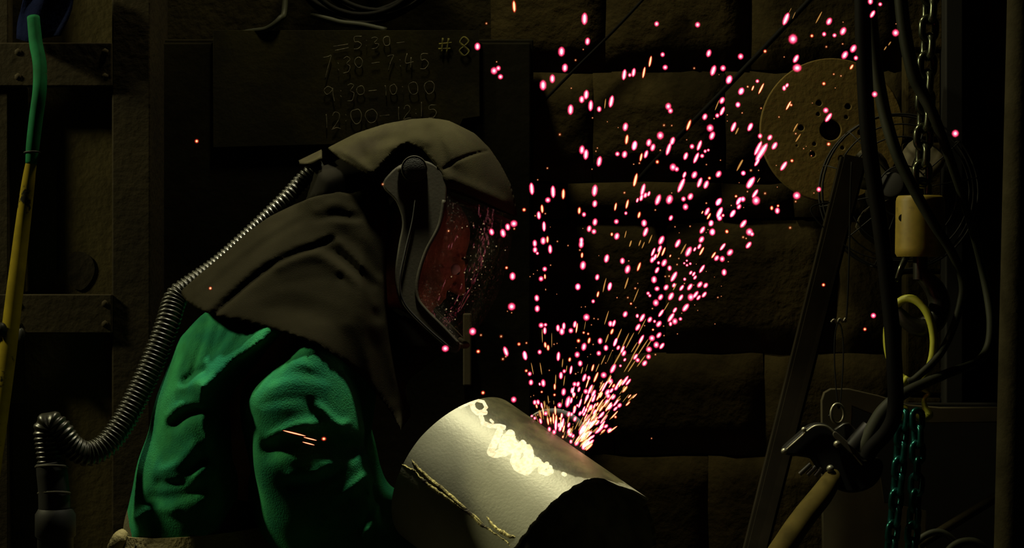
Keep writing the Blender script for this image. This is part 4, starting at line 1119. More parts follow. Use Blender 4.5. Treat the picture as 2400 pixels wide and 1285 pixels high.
# rear tab behind the cap
def tab():
    V, F = [], []
    for j in range(7):
        for i in range(9):
            u, v = i / 8, j / 6
            x = 702 + 54 * u; y = 388 - 14 * u - (6 + 12 * u) * v + 6 * math.sin(math.pi * u) * (1 - v)
            V.append(P(x, y, 0.08 + 0.12 * v + .01 * math.sin(5 * u)))
    for j in range(6):
        for i in range(8): F.append((j * 9 + i, (j + 1) * 9 + i, (j + 1) * 9 + i + 1, j * 9 + i + 1))
    o = link('rear_tab', mesh_from('rear_tab', V, F), M['hood'], man); o.modifiers.new('t', 'SOLIDIFY').thickness = 0.006
tab()
# ---- plastic side frames, knobs, visor
FR = [(902, 436), (918, 408), (945, 388), (985, 380), (1020, 392), (1040, 420), (1043, 455), (1038, 505), (1020, 548), (996, 590), (980, 640), (975, 690), (984, 712), (1020, 752), (1074, 803), (1062, 820), (1010, 778), (960, 730), (940, 696), (932, 640), (940, 575), (948, 520), (932, 470)]
for s in (-1, 1):
    yy = YM0 + s * 0.128 - 0.006
    pl = plate('visor_frame', smooth_poly(px_poly(FR, 0.02), 4), yy, 0.014, M['frame'], man, 0.004)
    zt = P(0, 396, .02)[2]
    for v in pl.data.vertices:
        v.co.y += s * (0.16 * max(0.0, min(0.40, zt + 0.02 - v.co.z)) - 0.002)
    yo = YM0 + s * 0.135
    kn = cyl('pivot_knob', (P(972, 397, .02)[0], yo, P(972, 397, .02)[2]), (P(972, 397, .02)[0], yo + s * 0.024, P(972, 397, .02)[2]), 29 * sc_at(.02), M['knob'], man, n=36, bev=0.003)
    ring('knob_rim', (P(972, 397, .02)[0], yo + s * .022, P(972, 397, .02)[2]), 29 * sc_at(.02), 0.0018, M['frame'], kn)
    tube('frame_rib', [np.array([P(x, y, .02)[0], YM0 + s * (.1385 - .002 + 0.16 * min(.40, max(0, zt + .02 - P(x, y, .02)[2]))), P(x, y, .02)[2]]) for x, y in ((975, 470), (968, 520), (952, 590), (940, 660), (952, 712), (1000, 764), (1058, 814))], .0022, M['black'], pl, n=8)
    tube('frame_rim', [np.array([P(x, y, .02)[0], YM0 + s * (.134 - .002 + 0.16 * min(.40, max(0, zt + .02 - P(x, y, .02)[2]))), P(x, y, .02)[2]]) for x, y in ((1041, 470), (1030, 530), (1000, 590), (982, 650), (980, 696), (1000, 726), (1040, 766), (1076, 804))], .0042, M['frame'], pl, n=8)
    ball('latch', (P(942, 398, .02)[0], YM0 + s * .142, P(942, 398, .02)[2]), .009, M['frame'], pl, 2, (1.2, .8, .9))
tube('chin_bar', [np.array([P(x, y, .02)[0], YM0 + c, P(x, y, .02)[2]]) for x, y, c in ((1070, 806, -.185), (1084, 812, -.11), (1092, 814, 0), (1084, 812, .11), (1070, 806, .185))], .006, M['frame'], man, n=10)
VL = [(1041, 455), (1036, 520), (1005, 590), (984, 650), (984, 700), (1020, 746), (1074, 800)]
VF = [(1203, 505), (1200, 560), (1188, 622), (1166, 690), (1140, 740), (1112, 782), (1084, 812)]
def visor():
    L = catmull([(a, b, 0) for a, b in VL], 5); Fp = catmull([(a, b, 0) for a, b in VF], 5)
    V, F = [], []
    nt_ = 25
    for l, q in zip(L, Fp):
        for t in np.linspace(-math.pi / 2, math.pi / 2, nt_):
            x = l[0] + (q[0] - l[0]) * math.cos(t); y = l[1] + (q[1] - l[1]) * math.cos(t)
            w = P(x, y, 0.06); V.append((w[0], YM0 + (0.130 + 0.16 * max(0, min(.40, P(0, 378, .02)[2] - P(0, l[1], .02)[2]))) * math.sin(t), w[2]))
    for i in range(len(L) - 1):
        for k in range(nt_ - 1): F.append((i * nt_ + k, i * nt_ + k + 1, (i + 1) * nt_ + k + 1, (i + 1) * nt_ + k))
    return mesh_from('visor', V, F)
vz = link('visor', visor(), M['visor'], man); vz['label'] = 'clear curved face visor speckled with painted spark glints'
def glint_beads():
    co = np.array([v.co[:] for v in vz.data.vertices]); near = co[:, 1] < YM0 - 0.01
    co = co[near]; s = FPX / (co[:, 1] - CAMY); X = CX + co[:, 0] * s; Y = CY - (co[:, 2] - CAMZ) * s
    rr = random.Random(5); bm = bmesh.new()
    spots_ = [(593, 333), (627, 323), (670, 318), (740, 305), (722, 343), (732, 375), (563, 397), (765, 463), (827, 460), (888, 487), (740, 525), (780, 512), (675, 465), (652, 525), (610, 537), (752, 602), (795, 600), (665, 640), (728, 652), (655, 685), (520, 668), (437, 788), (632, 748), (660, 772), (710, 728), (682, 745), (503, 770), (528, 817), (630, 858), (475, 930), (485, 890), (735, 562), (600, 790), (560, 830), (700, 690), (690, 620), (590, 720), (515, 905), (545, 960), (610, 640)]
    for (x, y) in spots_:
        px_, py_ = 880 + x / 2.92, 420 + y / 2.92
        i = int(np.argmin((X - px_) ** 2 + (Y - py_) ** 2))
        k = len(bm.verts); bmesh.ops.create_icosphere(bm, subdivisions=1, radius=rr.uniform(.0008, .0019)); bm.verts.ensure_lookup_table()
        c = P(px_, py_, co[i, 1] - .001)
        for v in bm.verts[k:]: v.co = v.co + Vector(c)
    o = link('glint_beads', bm_mesh('glint_beads', bm), M['glint_beads'], vz); o['kind'] = 'stuff'; o['label'] = 'glowing beads painting spark glints on the visor'
M['glint_beads'] = emit('glint_glow', (1, .70, .34), 0.22)  # spark reflections on the visor, painted as faintly glowing beads
glint_beads()
tube('brow_rim', [np.array([P(1046 + (1200 - 1046) * math.cos(t), 462 + (522 - 462) * math.cos(t), .06)[0], YM0 + .131 * math.sin(t), P(0, 462 + (522 - 462) * math.cos(t), .06)[2]]) for t in np.linspace(-math.pi / 2, math.pi / 2, 21)], .0062, M['frame'], man, n=8, sub=2)

# ---- breathing hose with its cuff
def hose():
    ctrl = pts3([(760, 392, .19), (722, 412, .19), (666, 472, .17), (588, 549, .17), (508, 622, .17), (446, 670, .16), (412, 700, .15), (392, 760, .12), (362, 840, .10), (328, 915, .08), (290, 988, .06), (250, 1042, .04), (205, 1064, .02), (168, 1046, .0), (142, 1010, -.01), (120, 992, -.01), (108, 1006, -.01), (112, 1045, -.01), (118, 1090, -.01)])
    dense = np.array(catmull(ctrl, 30))
    L = np.concatenate([[0], np.cumsum(np.linalg.norm(np.diff(dense, axis=0), axis=1))])
    pitch = 0.0100; s = np.arange(0, L[-1], pitch / 6)
    path = np.stack([np.interp(s, L, dense[:, i]) for i in range(3)], 1)
    ph = (s / pitch) % 1.0
    prof = np.clip(1.15 * np.sin(math.pi * ph) ** 2.2, 0, 1)
    base = 0.0275 * np.interp(s / L[-1], [0, .3, .42, 1], [.72, .75, 1, 1])
    rad = base * (0.84 + 0.16 * prof)
    V, F = tube_geo(path, rad, 16)
    return mesh_from('breathing_hose', V, F)
hz = link('breathing_hose', hose(), M['hose'], man); hz['label'] = 'ribbed black breathing hose curving behind the back'
cuff = tube('hose_cuff', pts3([(118, 1084, -.01), (122, 1110, -.01), (126, 1150, -.01), (128, 1196, -.01)]), [.031, .033, .033, .034], M['black'], man, n=20)
for (x, y) in ((121, 1098), (127, 1160)):
    V, F = tube_geo([P(x + 37 * math.cos(t), y + 3 * math.sin(t) - 3, -.01 + .0335 * math.sin(t)) for t in np.linspace(0, 2 * math.pi, 33)[:-1]], .003, 8, True)
    link('cuff_ring', mesh_from('cuff_ring', V, F), M['frame'], cuff)
su = empty('air_supply_unit', PV(128, 1300, 0.0)); su.location.z = 0; tag(su, 'black air supply pipe standing below the end of the breathing hose', 'air supply')
lathe_z('riser', (P(130, 0, -.01)[0], -.01, 0), [(.02, 0.0), (.09, 0.001), (.09, .02), (.04, .03), (.038, P(0, 1260, 0)[2]), (.043, P(0, 1255, 0)[2]), (.043, P(0, 1205, 0)[2]), (.036, P(0, 1192, 0)[2]), (.02, P(0, 1190, 0)[2])], M['black'], su)

# ---- belt, trousers, boots
def band(name, z_top, z_bot, cxpx, rx, ry, m, t=0.006):
    c = P(cxpx, 1290, YM0); V, F = [], []
    n = 64
    for k in range(n):
        a = 2 * math.pi * k / n
        for (dr, z) in ((.022, z_bot), (t + .022, z_bot), (t, z_top), (0, z_top)):
            V.append((c[0] + (rx + dr) * math.cos(a), YM0 + (ry + dr) * math.sin(a), z + 0.012 * math.cos(a)))
    for k in range(n):
        k2 = (k + 1) % n
        for j in range(4): F.append((k * 4 + j, k2 * 4 + j, k2 * 4 + (j + 1) % 4, k * 4 + (j + 1) % 4))
    o = link(name, mesh_from(name, V, F), m, man); edge_split(o); return o
zb = P(0, 1256, -.06)[2]
bl = band('belt', zb, zb - 0.075, 470, 0.172, 0.232, M['belt']); bl['label'] = 'wide tan leather belt'
for x, y in ((322, 1281), (340, 1284)):
    ball('belt_stud', P(x, y, -.04), .006, M['steel'], bl, 2)
ft = tube('belt_flap', pts3([(292, 1248, .0), (280, 1262, -.01), (266, 1290, -.01), (256, 1330, .0)]), [.010, .016, .016, .012], M['belt'], man, n=10)
def trousers():
    f = Field((-0.92, -0.14, 0.04), (-0.42, 0.44, 0.90), 0.008)
    c = P(468, 1290, YM0)
    f.cap((c[0], YM0, .78), (c[0] + .01, YM0, .70), .165, .155, .05, ys=.74)
    for s in (-1, 1):
        hp = np.array([c[0] + .01, YM0 + s * .10, .72]); kn_ = np.array([c[0] + .10 + s * .03, YM0 + s * .13, .46]); an = np.array([c[0] + .03 + s * .07, YM0 + s * .15, .09])
        f.cap(hp, kn_, .105, .080, .04); f.cap(kn_, an, .080, .062, .03)
    return f.mesh('trousers', 2)
link('trousers', trousers(), M['trouser'], man)
for s in (-1, 1):
    c = P(468, 1290, YM0); an = np.array([c[0] + .03 + s * .07, YM0 + s * .15, .0])
    f = Field(an + [-.12, -.09, -.02], an + [.24, .09, .2], 0.007)
    f.cap(an + [0, 0, .15], an + [0, 0, .06], .056, .052, .02); f.cap(an + [-.03, 0, .048], an + [.15, 0, .036], .048, .036, .03)
    x, y, z = f.grid((slice(None),) * 3); f.F = np.maximum(f.F, 0.002 - z + 0 * x + 0 * y)
    link('boot', f.mesh('boot', 2), M['boot'], man)
# ------------------------------------------------------------------ sparks: glowing slivers of steel thrown up from the cut
# tile origin, magnification; pink-hot grains "x,y,w,l", orange ones, tiny embers "x,y,d", thin yellow streaks "x,y,w,l"
T = [
((1200, 180, 4.283),
 "405,20,60,90 312,85,75,105 745,180,60,95 700,228,60,75 790,290,55,110 875,325,50,60 997,248,55,120 588,330,65,105 1138,503,60,90 1230,690,60,100 1130,780,60,75 1058,775,50,50 702,733,60,90 742,780,60,105 876,850,58,105 198,1125,55,120 412,1155,55,120 360,1238,60,60 830,1143,65,120",
 "1152,630,50,105 515,1178,50,110 1240,1035,45,135",
 "595,115,22 808,413,22 480,580,35 355,918,28 857,716,22 842,748,22 803,928,20 258,1035,22 1128,1165,30 957,452,15 1065,510,15 1220,878,18",
 "935,270,15,110"),
((1460, 180, 4.283),
 "1065,30,65,90 1188,147,60,75 1155,280,50,55 995,238,55,75 997,345,45,95 947,390,45,50 822,402,55,70 875,515,75,80 895,592,60,90 1110,503,50,105 455,297,65,75 477,342,55,60 375,590,75,85 497,645,55,85 458,725,50,130 260,662,60,80 300,710,55,80 115,693,60,95 232,778,45,85 767,690,45,110 693,700,50,55 630,797,50,80 735,815,45,115 795,795,45,45 825,748,35,40 857,737,32,32 502,908,70,80 540,928,50,55 717,985,60,80 960,978,60,75 770,1062,50,105 835,1083,55,90 617,985,40,70 585,1090,55,150 352,1235,60,115 467,1232,75,100 677,1203,60,75 608,1228,50,55 1208,968,48,50 185,1215,45,70 225,1190,45,60 260,1175,35,55 145,1240,30,50 200,1135,50,125 965,1255,55,85 1205,1230,55,60 1165,1245,50,85 1275,510,50,80 1275,1065,60,120",
 "660,485,45,120 122,1040,40,125 182,808,38,90 345,855,45,50 868,1018,40,40",
 "412,487,35 490,490,25 375,738,25 165,868,28 110,878,15 1250,98,25 1197,362,20 1047,383,15 1047,445,12 640,633,18 838,882,22 980,838,16 915,420,22 490,1167,18 838,1270,22 1137,1200,28",
 "945,285,15,120 1175,890,18,135 1145,545,22,85"),
((1660, 0, 4.283),
 "780,190,60,130 850,392,95,105 880,590,55,90 892,683,95,85 325,567,60,65 148,685,60,65 50,708,60,110 210,798,65,90 330,915,60,80 1213,215,60,80 1163,343,45,50 1267,355,45,45 297,1052,52,60 790,857,38,50 762,885,45,55 1180,1108,60,60 1207,1180,50,105 5,535,55,80 425,1265,50,70 493,815,40,40",
 "1040,360,42,44 570,515,42,44 1160,840,45,45 447,885,28,60 531,890,32,125 805,1060,32,100 832,1055,35,35",
 "1185,470,30 762,572,20 397,872,30 530,1087,25 710,1175,25 340,1135,20 1260,744,22 1275,883,15 1045,1035,14 108,750,12 192,1153,14 192,1215,12",
 "1110,175,18,140 822,105,6,60 860,155,8,80 880,1270,18,80"),
((1660, 280, 4.283),
 "520,167,50,55 618,182,52,65 665,265,55,85 535,330,70,200 500,290,50,150 490,430,40,90 352,540,50,52 430,635,60,130 480,815,85,95 470,745,45,100 757,468,50,105 888,765,80,80 1110,703,50,55 693,917,55,65 348,800,45,50 305,822,45,90 308,877,48,60 247,945,50,85 112,930,50,110 115,990,55,60 100,830,55,80 352,1048,55,95 413,1130,75,80 440,1152,45,50 405,1262,50,80 28,1042,55,65 40,1132,65,75",
 "185,1125,42,48 840,415,42,42 1208,248,45,45 637,890,42,50 700,868,35,35 148,965,35,35 278,772,35,35",
 "570,743,35 428,512,35 505,512,20 822,1088,38 877,825,30 878,143,28 957,293,20 1035,365,20 1060,740,18 983,270,12 1028,315,12 683,462,16 350,1183,35 380,1195,25 393,725,25 310,635,14 693,680,14 230,865,16 355,885,14 122,410,16",
 "315,460,25,140 872,88,16,90 902,185,20,105 505,610,10,60"),
((1220, 420, 4.942),
 "860,285,65,85 212,420,55,95 272,548,50,115 262,715,70,90 165,745,58,85 168,820,60,70 195,860,40,40 343,812,55,105 280,1042,58,60 238,1155,60,65 705,708,58,70 703,755,65,95 723,1000,75,105 735,410,52,60 862,498,65,90 795,575,60,80 850,608,62,65 1110,492,60,62 1115,662,68,85 997,920,65,100 1180,948,62,75 1240,1045,70,105 888,1137,55,75 1033,1240,52,90 665,1245,65,75 1220,395,40,45",
 "250,345,50,105 312,700,45,90 283,1130,35,65 712,882,42,70 680,365,52,90 1100,320,40,100 1235,290,45,120 1057,640,42,50",
 "42,355,40 287,400,28 170,425,28 345,555,12 722,572,15 427,722,28 550,770,26 348,997,24 150,1100,20 195,1058,16 110,1130,20 687,822,32 1205,157,28 907,887,14 1253,948,20 290,1275,16",
 "975,1210,18,140 1228,1210,20,140 1215,640,14,90 1270,750,18,80"),
((1460, 420, 4.942),
 "245,510,72,85 262,612,60,115 725,322,70,80 555,450,52,70 445,708,68,110 425,810,50,90 350,845,40,105 340,935,55,80 372,905,45,85 412,970,40,45 477,970,65,95 540,1032,55,65 395,1055,50,80 360,1165,72,85 590,1130,60,130 635,745,60,110 760,840,70,125 832,813,35,55 910,700,65,85 885,780,45,70 975,375,55,100 1105,265,55,95 1120,395,50,130 1118,455,60,65 1160,420,35,40 1268,400,50,95 1020,512,55,75 1038,612,65,80 920,590,58,95 1240,850,70,90 1155,785,45,100 1085,915,58,75 1150,925,65,75 1172,1080,65,80 915,1040,45,110 500,1255,60,75 395,1270,65,60 785,1085,38,55 820,1100,38,60 835,1140,40,60 890,1222,58,85 958,1232,55,70 775,1250,55,90 590,1230,45,60 680,1260,45,80 715,1160,40,42 740,945,30,30 780,980,35,35 710,975,30,30 742,998,35,35",
 "187,415,48,85 470,840,40,110 412,870,30,100 912,835,40,110 995,430,40,90 1207,610,42,48 1050,880,40,90 185,1015,45,115 548,890,28,40 920,385,25,45",
 "375,358,30 603,553,25 778,547,28 652,622,16 627,990,30 647,920,25 490,1128,30 535,1125,35 712,1210,25 1220,957,20 1255,305,22 67,948,20 172,1208,18 145,1265,28 965,278,28 850,985,14 965,1070,16 1140,1240,14 1060,1135,12 820,1228,18 985,585,18 965,620,16",
 "700,810,25,150 195,740,22,85 235,765,18,90 318,695,20,120 90,745,18,80 30,640,12,90 40,1205,20,150"),
((1440, 620, 4.942),
 "655,370,65,100 535,380,60,80 480,445,75,85 410,362,40,42 390,335,45,45 770,385,50,85 885,380,80,90 940,350,50,100 975,385,45,70 1040,350,48,80 825,500,65,110 700,530,45,75 655,615,55,120 700,660,70,80 650,690,45,55 765,632,45,45 125,577,60,75 540,565,45,100 410,640,55,75 322,618,55,105 265,597,42,50 272,728,55,90 515,690,62,85 465,660,38,40 515,820,55,80 435,855,75,75 310,870,45,120 485,932,70,80 400,985,75,70 550,945,50,85 395,1070,60,65 350,1145,60,75 270,1110,55,55 245,1070,45,80 110,1030,55,75 45,965,45,60 95,985,40,90 120,1105,35,45 10,900,40,100 70,1175,35,35",
 "447,757,36,36 192,455,35,35",
 "440,512,28 155,385,32 240,277,32 247,500,22 1198,383,28 1238,370,18 475,1045,30 730,805,20 1165,690,18 575,825,24 965,533,16 930,470,16 780,565,18 350,710,22 570,715,22 30,385,18",
 "250,360,16,180 700,260,20,100 600,490,16,130 60,800,18,130 120,900,22,250 180,880,20,220 260,980,22,300 330,960,20,250 40,1080,25,250 170,1150,18,250 200,1180,20,170 310,1120,20,180 230,960,18,150 320,720,16,220 400,920,18,110"),
((1200, 660, 4.942),
 "762,63,68,80 1132,60,52,100 940,230,45,50 287,193,62,78 292,315,65,80 862,415,80,85 338,508,65,65 388,502,45,45 380,570,48,85 532,540,52,80 600,518,48,85 578,580,70,85 682,570,60,65 728,497,50,80 833,757,65,95 1020,690,62,75 1088,770,60,70 1005,832,58,62 1140,490,60,70 1180,485,45,85 755,848,65,75 537,868,50,105 320,818,52,58 152,858,52,105 205,1070,52,55 220,1170,58,68 362,1178,60,90 790,950,60,70 683,1025,38,100 567,1090,52,85 605,1040,45,50 838,1115,50,95 890,1118,45,55 1062,1085,75,75 1140,1157,68,75 1170,1010,60,120 1197,705,45,100 725,1190,55,60 765,1190,48,65 320,1190,28,40",
 "995,148,40,80 750,540,30,120 770,688,55,58 893,685,48,80 1158,580,48,80 385,735,45,75 418,768,48,75 165,1035,45,45 668,905,45,60 935,1000,38,90 972,1110,45,130 495,1220,40,80 830,593,38,40 882,607,35,38",
 "80,725,40 168,713,25 432,1030,24 487,728,26 522,718,20 920,503,22 950,430,26 997,437,24 1217,188,22 390,97,20 850,293,20 803,297,18 910,845,18 875,873,14 940,730,25 743,768,18 737,1070,28 765,1053,14 1030,1178,30 1085,945,22 1165,800,22 518,147,14",
 "350,630,14,170 460,680,10,180 235,1010,14,150 335,1010,16,150 1065,70,18,120 1095,420,18,180 845,510,8,110 585,945,18,110 632,1010,16,80 810,1030,18,90 505,1140,18,130 605,1150,16,130 1100,660,25,120 1230,640,22,200 1055,910,18,130 990,1000,16,110 865,1000,10,100 1130,870,8,160"),
((1220, 860, 5.842),
 "590,345,70,105 705,325,50,85 800,310,45,80 733,380,50,65 893,338,70,75 915,410,50,75 1000,365,60,110 995,450,50,80 1190,350,70,100 1245,325,50,80 1310,290,55,80 1200,400,70,80 1270,415,60,90 1180,480,60,90 1225,550,60,110 195,488,60,70 240,485,55,75 345,640,62,68 535,525,70,80 650,480,80,160 695,460,45,90 660,650,60,85 700,650,40,60 740,590,50,110 815,640,50,75 870,645,45,70 960,555,65,90 895,595,45,70 745,715,55,80 660,798,45,75 685,930,75,75 660,880,50,90 460,895,65,75 395,855,55,70 275,745,50,80 195,705,45,50 155,675,40,40 540,850,55,80 525,800,45,70 840,850,60,150 880,940,50,65 770,1045,65,90 690,1025,50,60 860,1105,60,70 950,905,40,60 1050,765,55,90 975,770,45,100 1080,860,60,160 1110,660,55,110 1170,815,55,70 1220,870,65,85 1355,530,60,75 1300,575,45,80 1015,620,50,90 960,1040,50,120 985,960,40,80 780,530,45,45 815,500,40,130 1430,190,50,150 1475,210,45,110 920,700,40,110 1140,720,45,150 880,1060,40,110 930,800,40,130 720,950,40,60",
 "375,745,45,110 1300,688,48,50 1470,505,40,90 580,960,40,50 465,385,48,48 290,345,42,42 540,710,45,50",
 "180,393,22 140,410,18 875,730,35 235,660,30 585,590,25 720,785,16 1070,370,35 1115,345,25 400,480,14",
 "380,450,22,120 325,530,18,130 390,580,20,90 455,490,14,60 570,480,14,90 840,400,20,90 770,420,14,50 220,700,12,150 310,680,12,100 605,800,14,100 770,800,20,150 1250,690,20,110 1440,430,12,150 1390,330,16,130 1100,540,30,160 1060,560,18,150 1020,700,22,200 1000,580,20,150 950,680,22,160 1170,660,22,180 870,980,18,150 1010,870,16,130 910,1030,16,120 640,930,12,120 700,900,14,120 720,1000,14,110 800,980,16,140 850,1040,14,90 780,1010,14,120 930,1060,14,110 830,1080,14,70 600,920,12,90"),
((0, 0, 1.0),
 "1119,109,15,18 1158,166,17,18 1168,160,12,13 1173,180,13,13 1370,44,16,28 1377,97,13,18 1316,121,17,23 1324,159,15,20 1539,56,12,13 1635,58,13,14 1553,128,11,12 1559,158,13,13 1485,170,11,21 1476,176,9,10 1463,175,12,25 2040,3,13,16 2063,10,10,10 2045,33,11,20 2099,77,17,18 2000,114,15,21 1980,129,15,21 2006,136,11,12 2050,221,14,15 1976,73,15,21 2239,313,17,18 2047,740,13,13 1204,937,14,15",
 "1205,15,12,29 1524,144,9,27 1509,170,9,27 1996,157,9,15 1132,921,11,11 461,331,11,11 493,676,9,9 1930,668,10,10 2027,772,10,10 759,1029,13,11",
 "1627,160,7 1349,141,7 1140,55,7 1164,145,5 1367,116,5 2100,56,4 1975,103,6 1954,174,6 1971,178,6 1976,52,4 1527,1028,5",
 "2085,102,4,12 2075,113,4,12"),
((880, 420, 2.92),
 "947,305,52,50 905,328,38,50 873,370,42,60 795,362,38,48 938,665,45,55 932,873,55,55 665,1043,52,55 478,1160,52,48 892,1180,36,70 1022,1208,36,62",
 "1017,210,32,32 897,607,26,26 703,1180,34,32 982,1130,28,28",
 "500,355,22 722,1068,22 860,1077,26 1033,1122,20 872,1232,26 892,1215,20 50,35,22 950,340,20 903,905,12 932,915,14", ""),
]
rs = random.Random(11)
SP = []
for (ox, oy, mg), pk, og, em, stx in T:
    for code, txt in (('P', pk), ('O', og), ('E', em), ('S', stx)):
        for it in txt.split():
            q = [float(v) for v in it.split(',')]
            if code == 'E': q = q + [q[2]]
            SP.append((code, ox + q[0] / mg, oy + q[1] / mg, q[2] / mg, q[3] / mg))
SP.append(('H', 690, 1016, 5, 52)); SP.append(('H', 727, 1029, 4, 30)); SP.append(('H', 723, 1040, 4, 28))
# concentric shells: a white-hot core inside thinner and thinner glowing envelopes
def spark_mesh(name, layers, asp):
    """asp = length / width; the glow keeps the same thickness all round the core"""
    bm = bmesh.new(); R = layers[-1][0]
    for mi, (r, sub) in enumerate(layers):
        k = len(bm.faces); kv = len(bm.verts)
        bmesh.ops.create_icosphere(bm, subdivisions=sub, radius=r)
        bm.faces.ensure_lookup_table(); bm.verts.ensure_lookup_table()
        kz = (R - (R - r) / asp) / r
        for v in bm.verts[kv:]: v.co.z *= kz
        for f_ in bm.faces[k:]: f_.material_index = mi; f_.smooth = True
    return bm_mesh(name, bm)
ASP = [1.0, 1.35, 1.75, 2.3, 3.2, 5.0, 8.0]
def build_kind(nm, shells):
    mats_ = [emit('%s_glow_%d' % (nm, i), col, st_, add) for i, (r, s, col, st_, add) in enumerate(shells)]
    out = {}
    for a_ in ASP:
        me = spark_mesh(nm, [(r, s) for r, s, *_ in shells], a_)
        for m_ in mats_: me.materials.append(m_)
        out[a_] = me
    return out
def kind_mesh(c, w, l): return KIND[c][min(ASP, key=lambda a_: abs(math.log(a_ * w / l)))]
KIND = {
 'P': build_kind('spark', [(.14, 2, (1, .86, .78), 1.5, False), (.23, 2, (1, .46, .44), .36, True), (.32, 2, (1, .17, .27), .36, True), (.40, 2, (1, .07, .18), .32, True), (.46, 2, (1, .05, .15), .20, True), (.52, 2, (.9, .03, .11), .08, True), (.58, 2, (.7, .01, .05), .022, True)]),
 'O': build_kind('orange_spark', [(.17, 2, (1, .80, .42), 1.2, False), (.27, 2, (1, .38, .12), .26, True), (.35, 2, (1, .18, .06), .16, True), (.42, 2, (1, .07, .04), .10, True), (.50, 2, (.8, .02, .02), .04, True), (.57, 2, (.5, .01, .01), .012, True)]),
 'E': build_kind('ember', [(.20, 1, (1, .62, .30), .75, False), (.32, 1, (1, .35, .10), .10, True), (.45, 2, (1, .16, .04), .045, True), (.6, 2, (.7, .06, .02), .014, True)]),
 'S': build_kind('streak', [(.20, 2, (1, .62, .16), .40, False), (.34, 2, (1, .42, .08), .08, True), (.5, 2, (1, .22, .05), .03, True)]),
}
KIND['H'] = KIND['O']
def spark_depth(x, y):
    if x < 1100 and y < 700: return -0.26
    if x < 900: return -0.245
    if x < 1235: return -0.18 + rs.uniform(-.04, .03)
    g = max(0.0, (1055 - y)) / 1055
    return -0.09 + rs.uniform(-.10, .14) * (0.15 + g) + 0.10 * g
def spark_matrix(c, x, y, w, l):
    Y = spark_depth(x, y)
    if x > 1830: Y = min(Y, 0.16)
    s = sc_at(Y)
    if c == 'H': ang = math.radians(104)
    elif l / w < 1.25: ang = 0
    else: ang = math.atan2(x - 1300, max(60, 1090 - y)) * 0.88 + rs.uniform(-.05, .05)
    p = P(x, y, Y)
    wd, ln = w * s, l * s
    if c in ('S', 'H'): wd *= 1.1
    return Matrix.Translation(Vector(p)) @ Matrix.Rotation(ang, 4, 'Y') @ Matrix.Rotation(rs.uniform(-.2, .2) if l / w > 1.25 else 0, 4, 'X') @ Matrix.Diagonal((wd, wd, ln, 1))
order = sorted(range(len(SP)), key=lambda i: -SP[i][3] * SP[i][4] * (1.0 if SP[i][0] in 'PO' else .6))
special = {(461, 331): 'lone orange ember floating in front of the black cabinet', (493, 676): 'tiny orange ember over the hood cape near the hose',
           (1930, 668): 'small orange ember in front of the leaning bar', (2047, 740): 'pink spark between the leaning bar and the thick cable',
           (2027, 772): 'small red ember just below the spark near the thick cable', (759, 1029): 'bright orange spark over the green sleeve', (2239, 313): 'pink spark beside the black beam above the grey cables',
           (690, 1016): 'longest orange streak over the green sleeve', (1204, 937): 'pink spark just above the left shoulder of the pipe', (1119, 109): 'pink spark at the edge of the chalkboard',
           (1205, 15): 'orange spark at the very top over the cabinet corner', (2099, 77): 'pink spark next to the lifting chain near the top', (1370, 44): 'large pink spark high above the cabinet corner wire', (2050, 221): 'pink spark beside the thick cable over the spool'}
def describe(c, x, y, w, l):
    near = math.hypot(x - 1385, y - 1055); asp = l / w
    col = {'P': 'pink', 'O': 'orange', 'E': 'tiny amber', 'S': 'thin yellow', 'H': 'thin orange'}[c]
    shp = 'round' if asp < 1.2 else ('oval' if asp < 1.65 else 'long')
    size = '' if c in 'ESH' else ('large ' if w * l > 290 else ('small ' if w * l < 130 else ''))
    if x < 1236 and y > 480: where = 'between the visor and the pipe'
    elif x > 2010: where = 'among the hanging cables'
    elif x > 1790 and y < 480: where = 'in front of the ochre spool'
    elif near < 120: where = 'at the root of the spray on the pipe'
    elif near < 260: where = 'low in the dense fan of the spray'
    elif y < 168: where = 'in front of the topmost wall stones'
    elif y < 428 and x < 1500: where = 'above the wall ledge near the cabinet'
    elif y < 428: where = 'above the wall ledge near the slanting wire'
    elif y < 520 and x < 1480: where = 'crossing the narrow wall ledge near the cabinet'
    elif y < 520: where = 'crossing the narrow wall ledge below the wire'
    elif x < 1330: where = 'drifting along the cabinet side below the ledge'
    elif x < 1500: where = 'in the thin part of the spray below the ledge'
    elif x < 1600: where = 'in the thick of the spray below the ledge'
    else: where = 'on the outer edge of the spray toward the leaning bar'
    lb = '%s%s %s glowing spark %s' % (size, shp, col, where)
    return lb, lb.replace('glowing spark', 'sparks')
singles = set(order[:290]) | {i for i in range(len(SP)) if (round(SP[i][1]), round(SP[i][2])) in special}
rest = {}
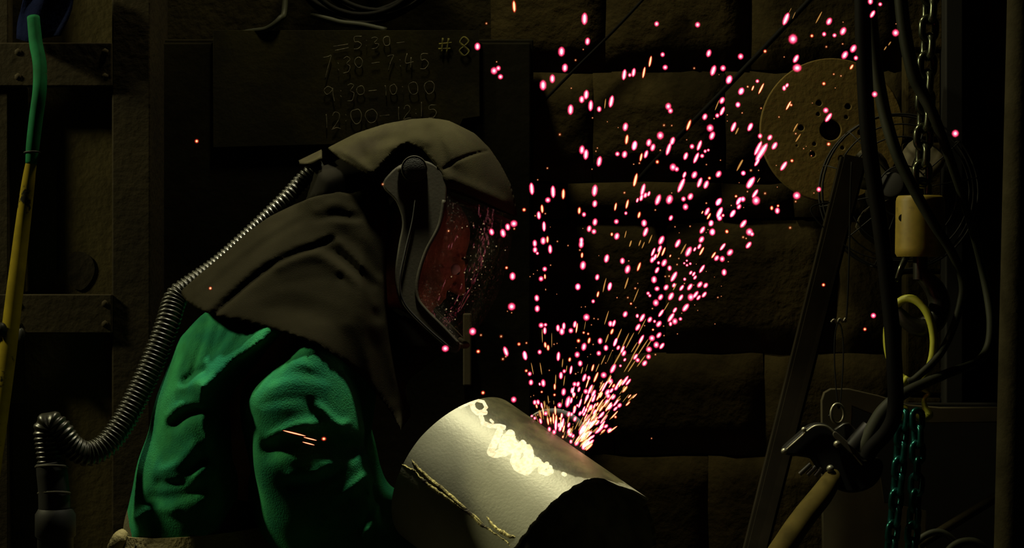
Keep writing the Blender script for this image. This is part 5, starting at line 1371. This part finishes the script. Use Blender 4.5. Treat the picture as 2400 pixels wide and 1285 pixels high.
for i, (c, x, y, w, l) in enumerate(SP):
    mw = spark_matrix(c, x, y, w, l)
    if i in singles:
        o = bpy.data.objects.new({'P': 'spark', 'O': 'orange_spark', 'E': 'ember', 'S': 'streak_spark', 'H': 'streak_spark'}[c], kind_mesh(c, w, l)); COL.objects.link(o); o.matrix_world = mw
        sp_ = special.get((round(x), round(y)))
        if sp_: tag(o, sp_, 'spark')
        else:
            lb, gp = describe(c, x, y, w, l); tag(o, lb, 'spark', gp)
    else: rest.setdefault(c, []).append((mw, kind_mesh(c, w, l)))
# the fine remainder of the spray in one body
bm = bmesh.new(); mats = []
extra = []
for _ in range(210):   # hot dust right at the cut and along the crest
    t = rs.random() ** 1.8
    if rs.random() < .22:
        x = rs.uniform(1255, 1385); y = 1050 - 0.62 * (1385 - x) - rs.random() ** 2 * 34 - 2; q = 'POSO'[rs.randrange(4)]
    else:
        a = rs.gauss(0.24, .26); r_ = 4 + 170 * t
        x = 1378 - 26 * rs.random() * (1 - t) + r_ * math.sin(a); y = 1052 - r_ * math.cos(a) - 0.3 * max(0, 1378 - x); q = 'OSOSPO'[rs.randrange(6)]
    if y > 925 + 0.60 * (x - 1175): continue
    extra.append((q, x, y, rs.uniform(4.5, 9) if q != 'S' else rs.uniform(3, 5), rs.uniform(11, 28)))
for c, x, y, w, l in extra: rest.setdefault(c, []).append((spark_matrix(c, x, y, w, l), kind_mesh(c, w, l)))
off = 0
for c, L in rest.items():
    base = KIND[c][1.0]
    for mw, km in L:
        k = len(bm.verts); kf = len(bm.faces)
        bm.from_mesh(km); bm.verts.ensure_lookup_table(); bm.faces.ensure_lookup_table()
        for v in bm.verts[k:]: v.co = mw @ v.co
        for f_ in bm.faces[kf:]: f_.material_index += off
    for m_ in base.materials: mats.append(m_)
    off += len(base.materials)
me = bm_mesh('spark_spray', bm)
for m_ in mats: me.materials.append(m_)
o = link('spark_spray', me); tag(o, 'fine spray of tiny embers and streaks rising from the pipe', 'sparks', kind='stuff')
# glow of the hot metal where the disc bites
gl = bpy.data.lights.new('cut_glow', 'POINT'); gl.energy = 0.09; gl.color = (1.0, .42, .16); gl.shadow_soft_size = 0.03
go = bpy.data.objects.new('cut_glow', gl); go.location = P(1400, 985, -0.06); COL.objects.link(go)
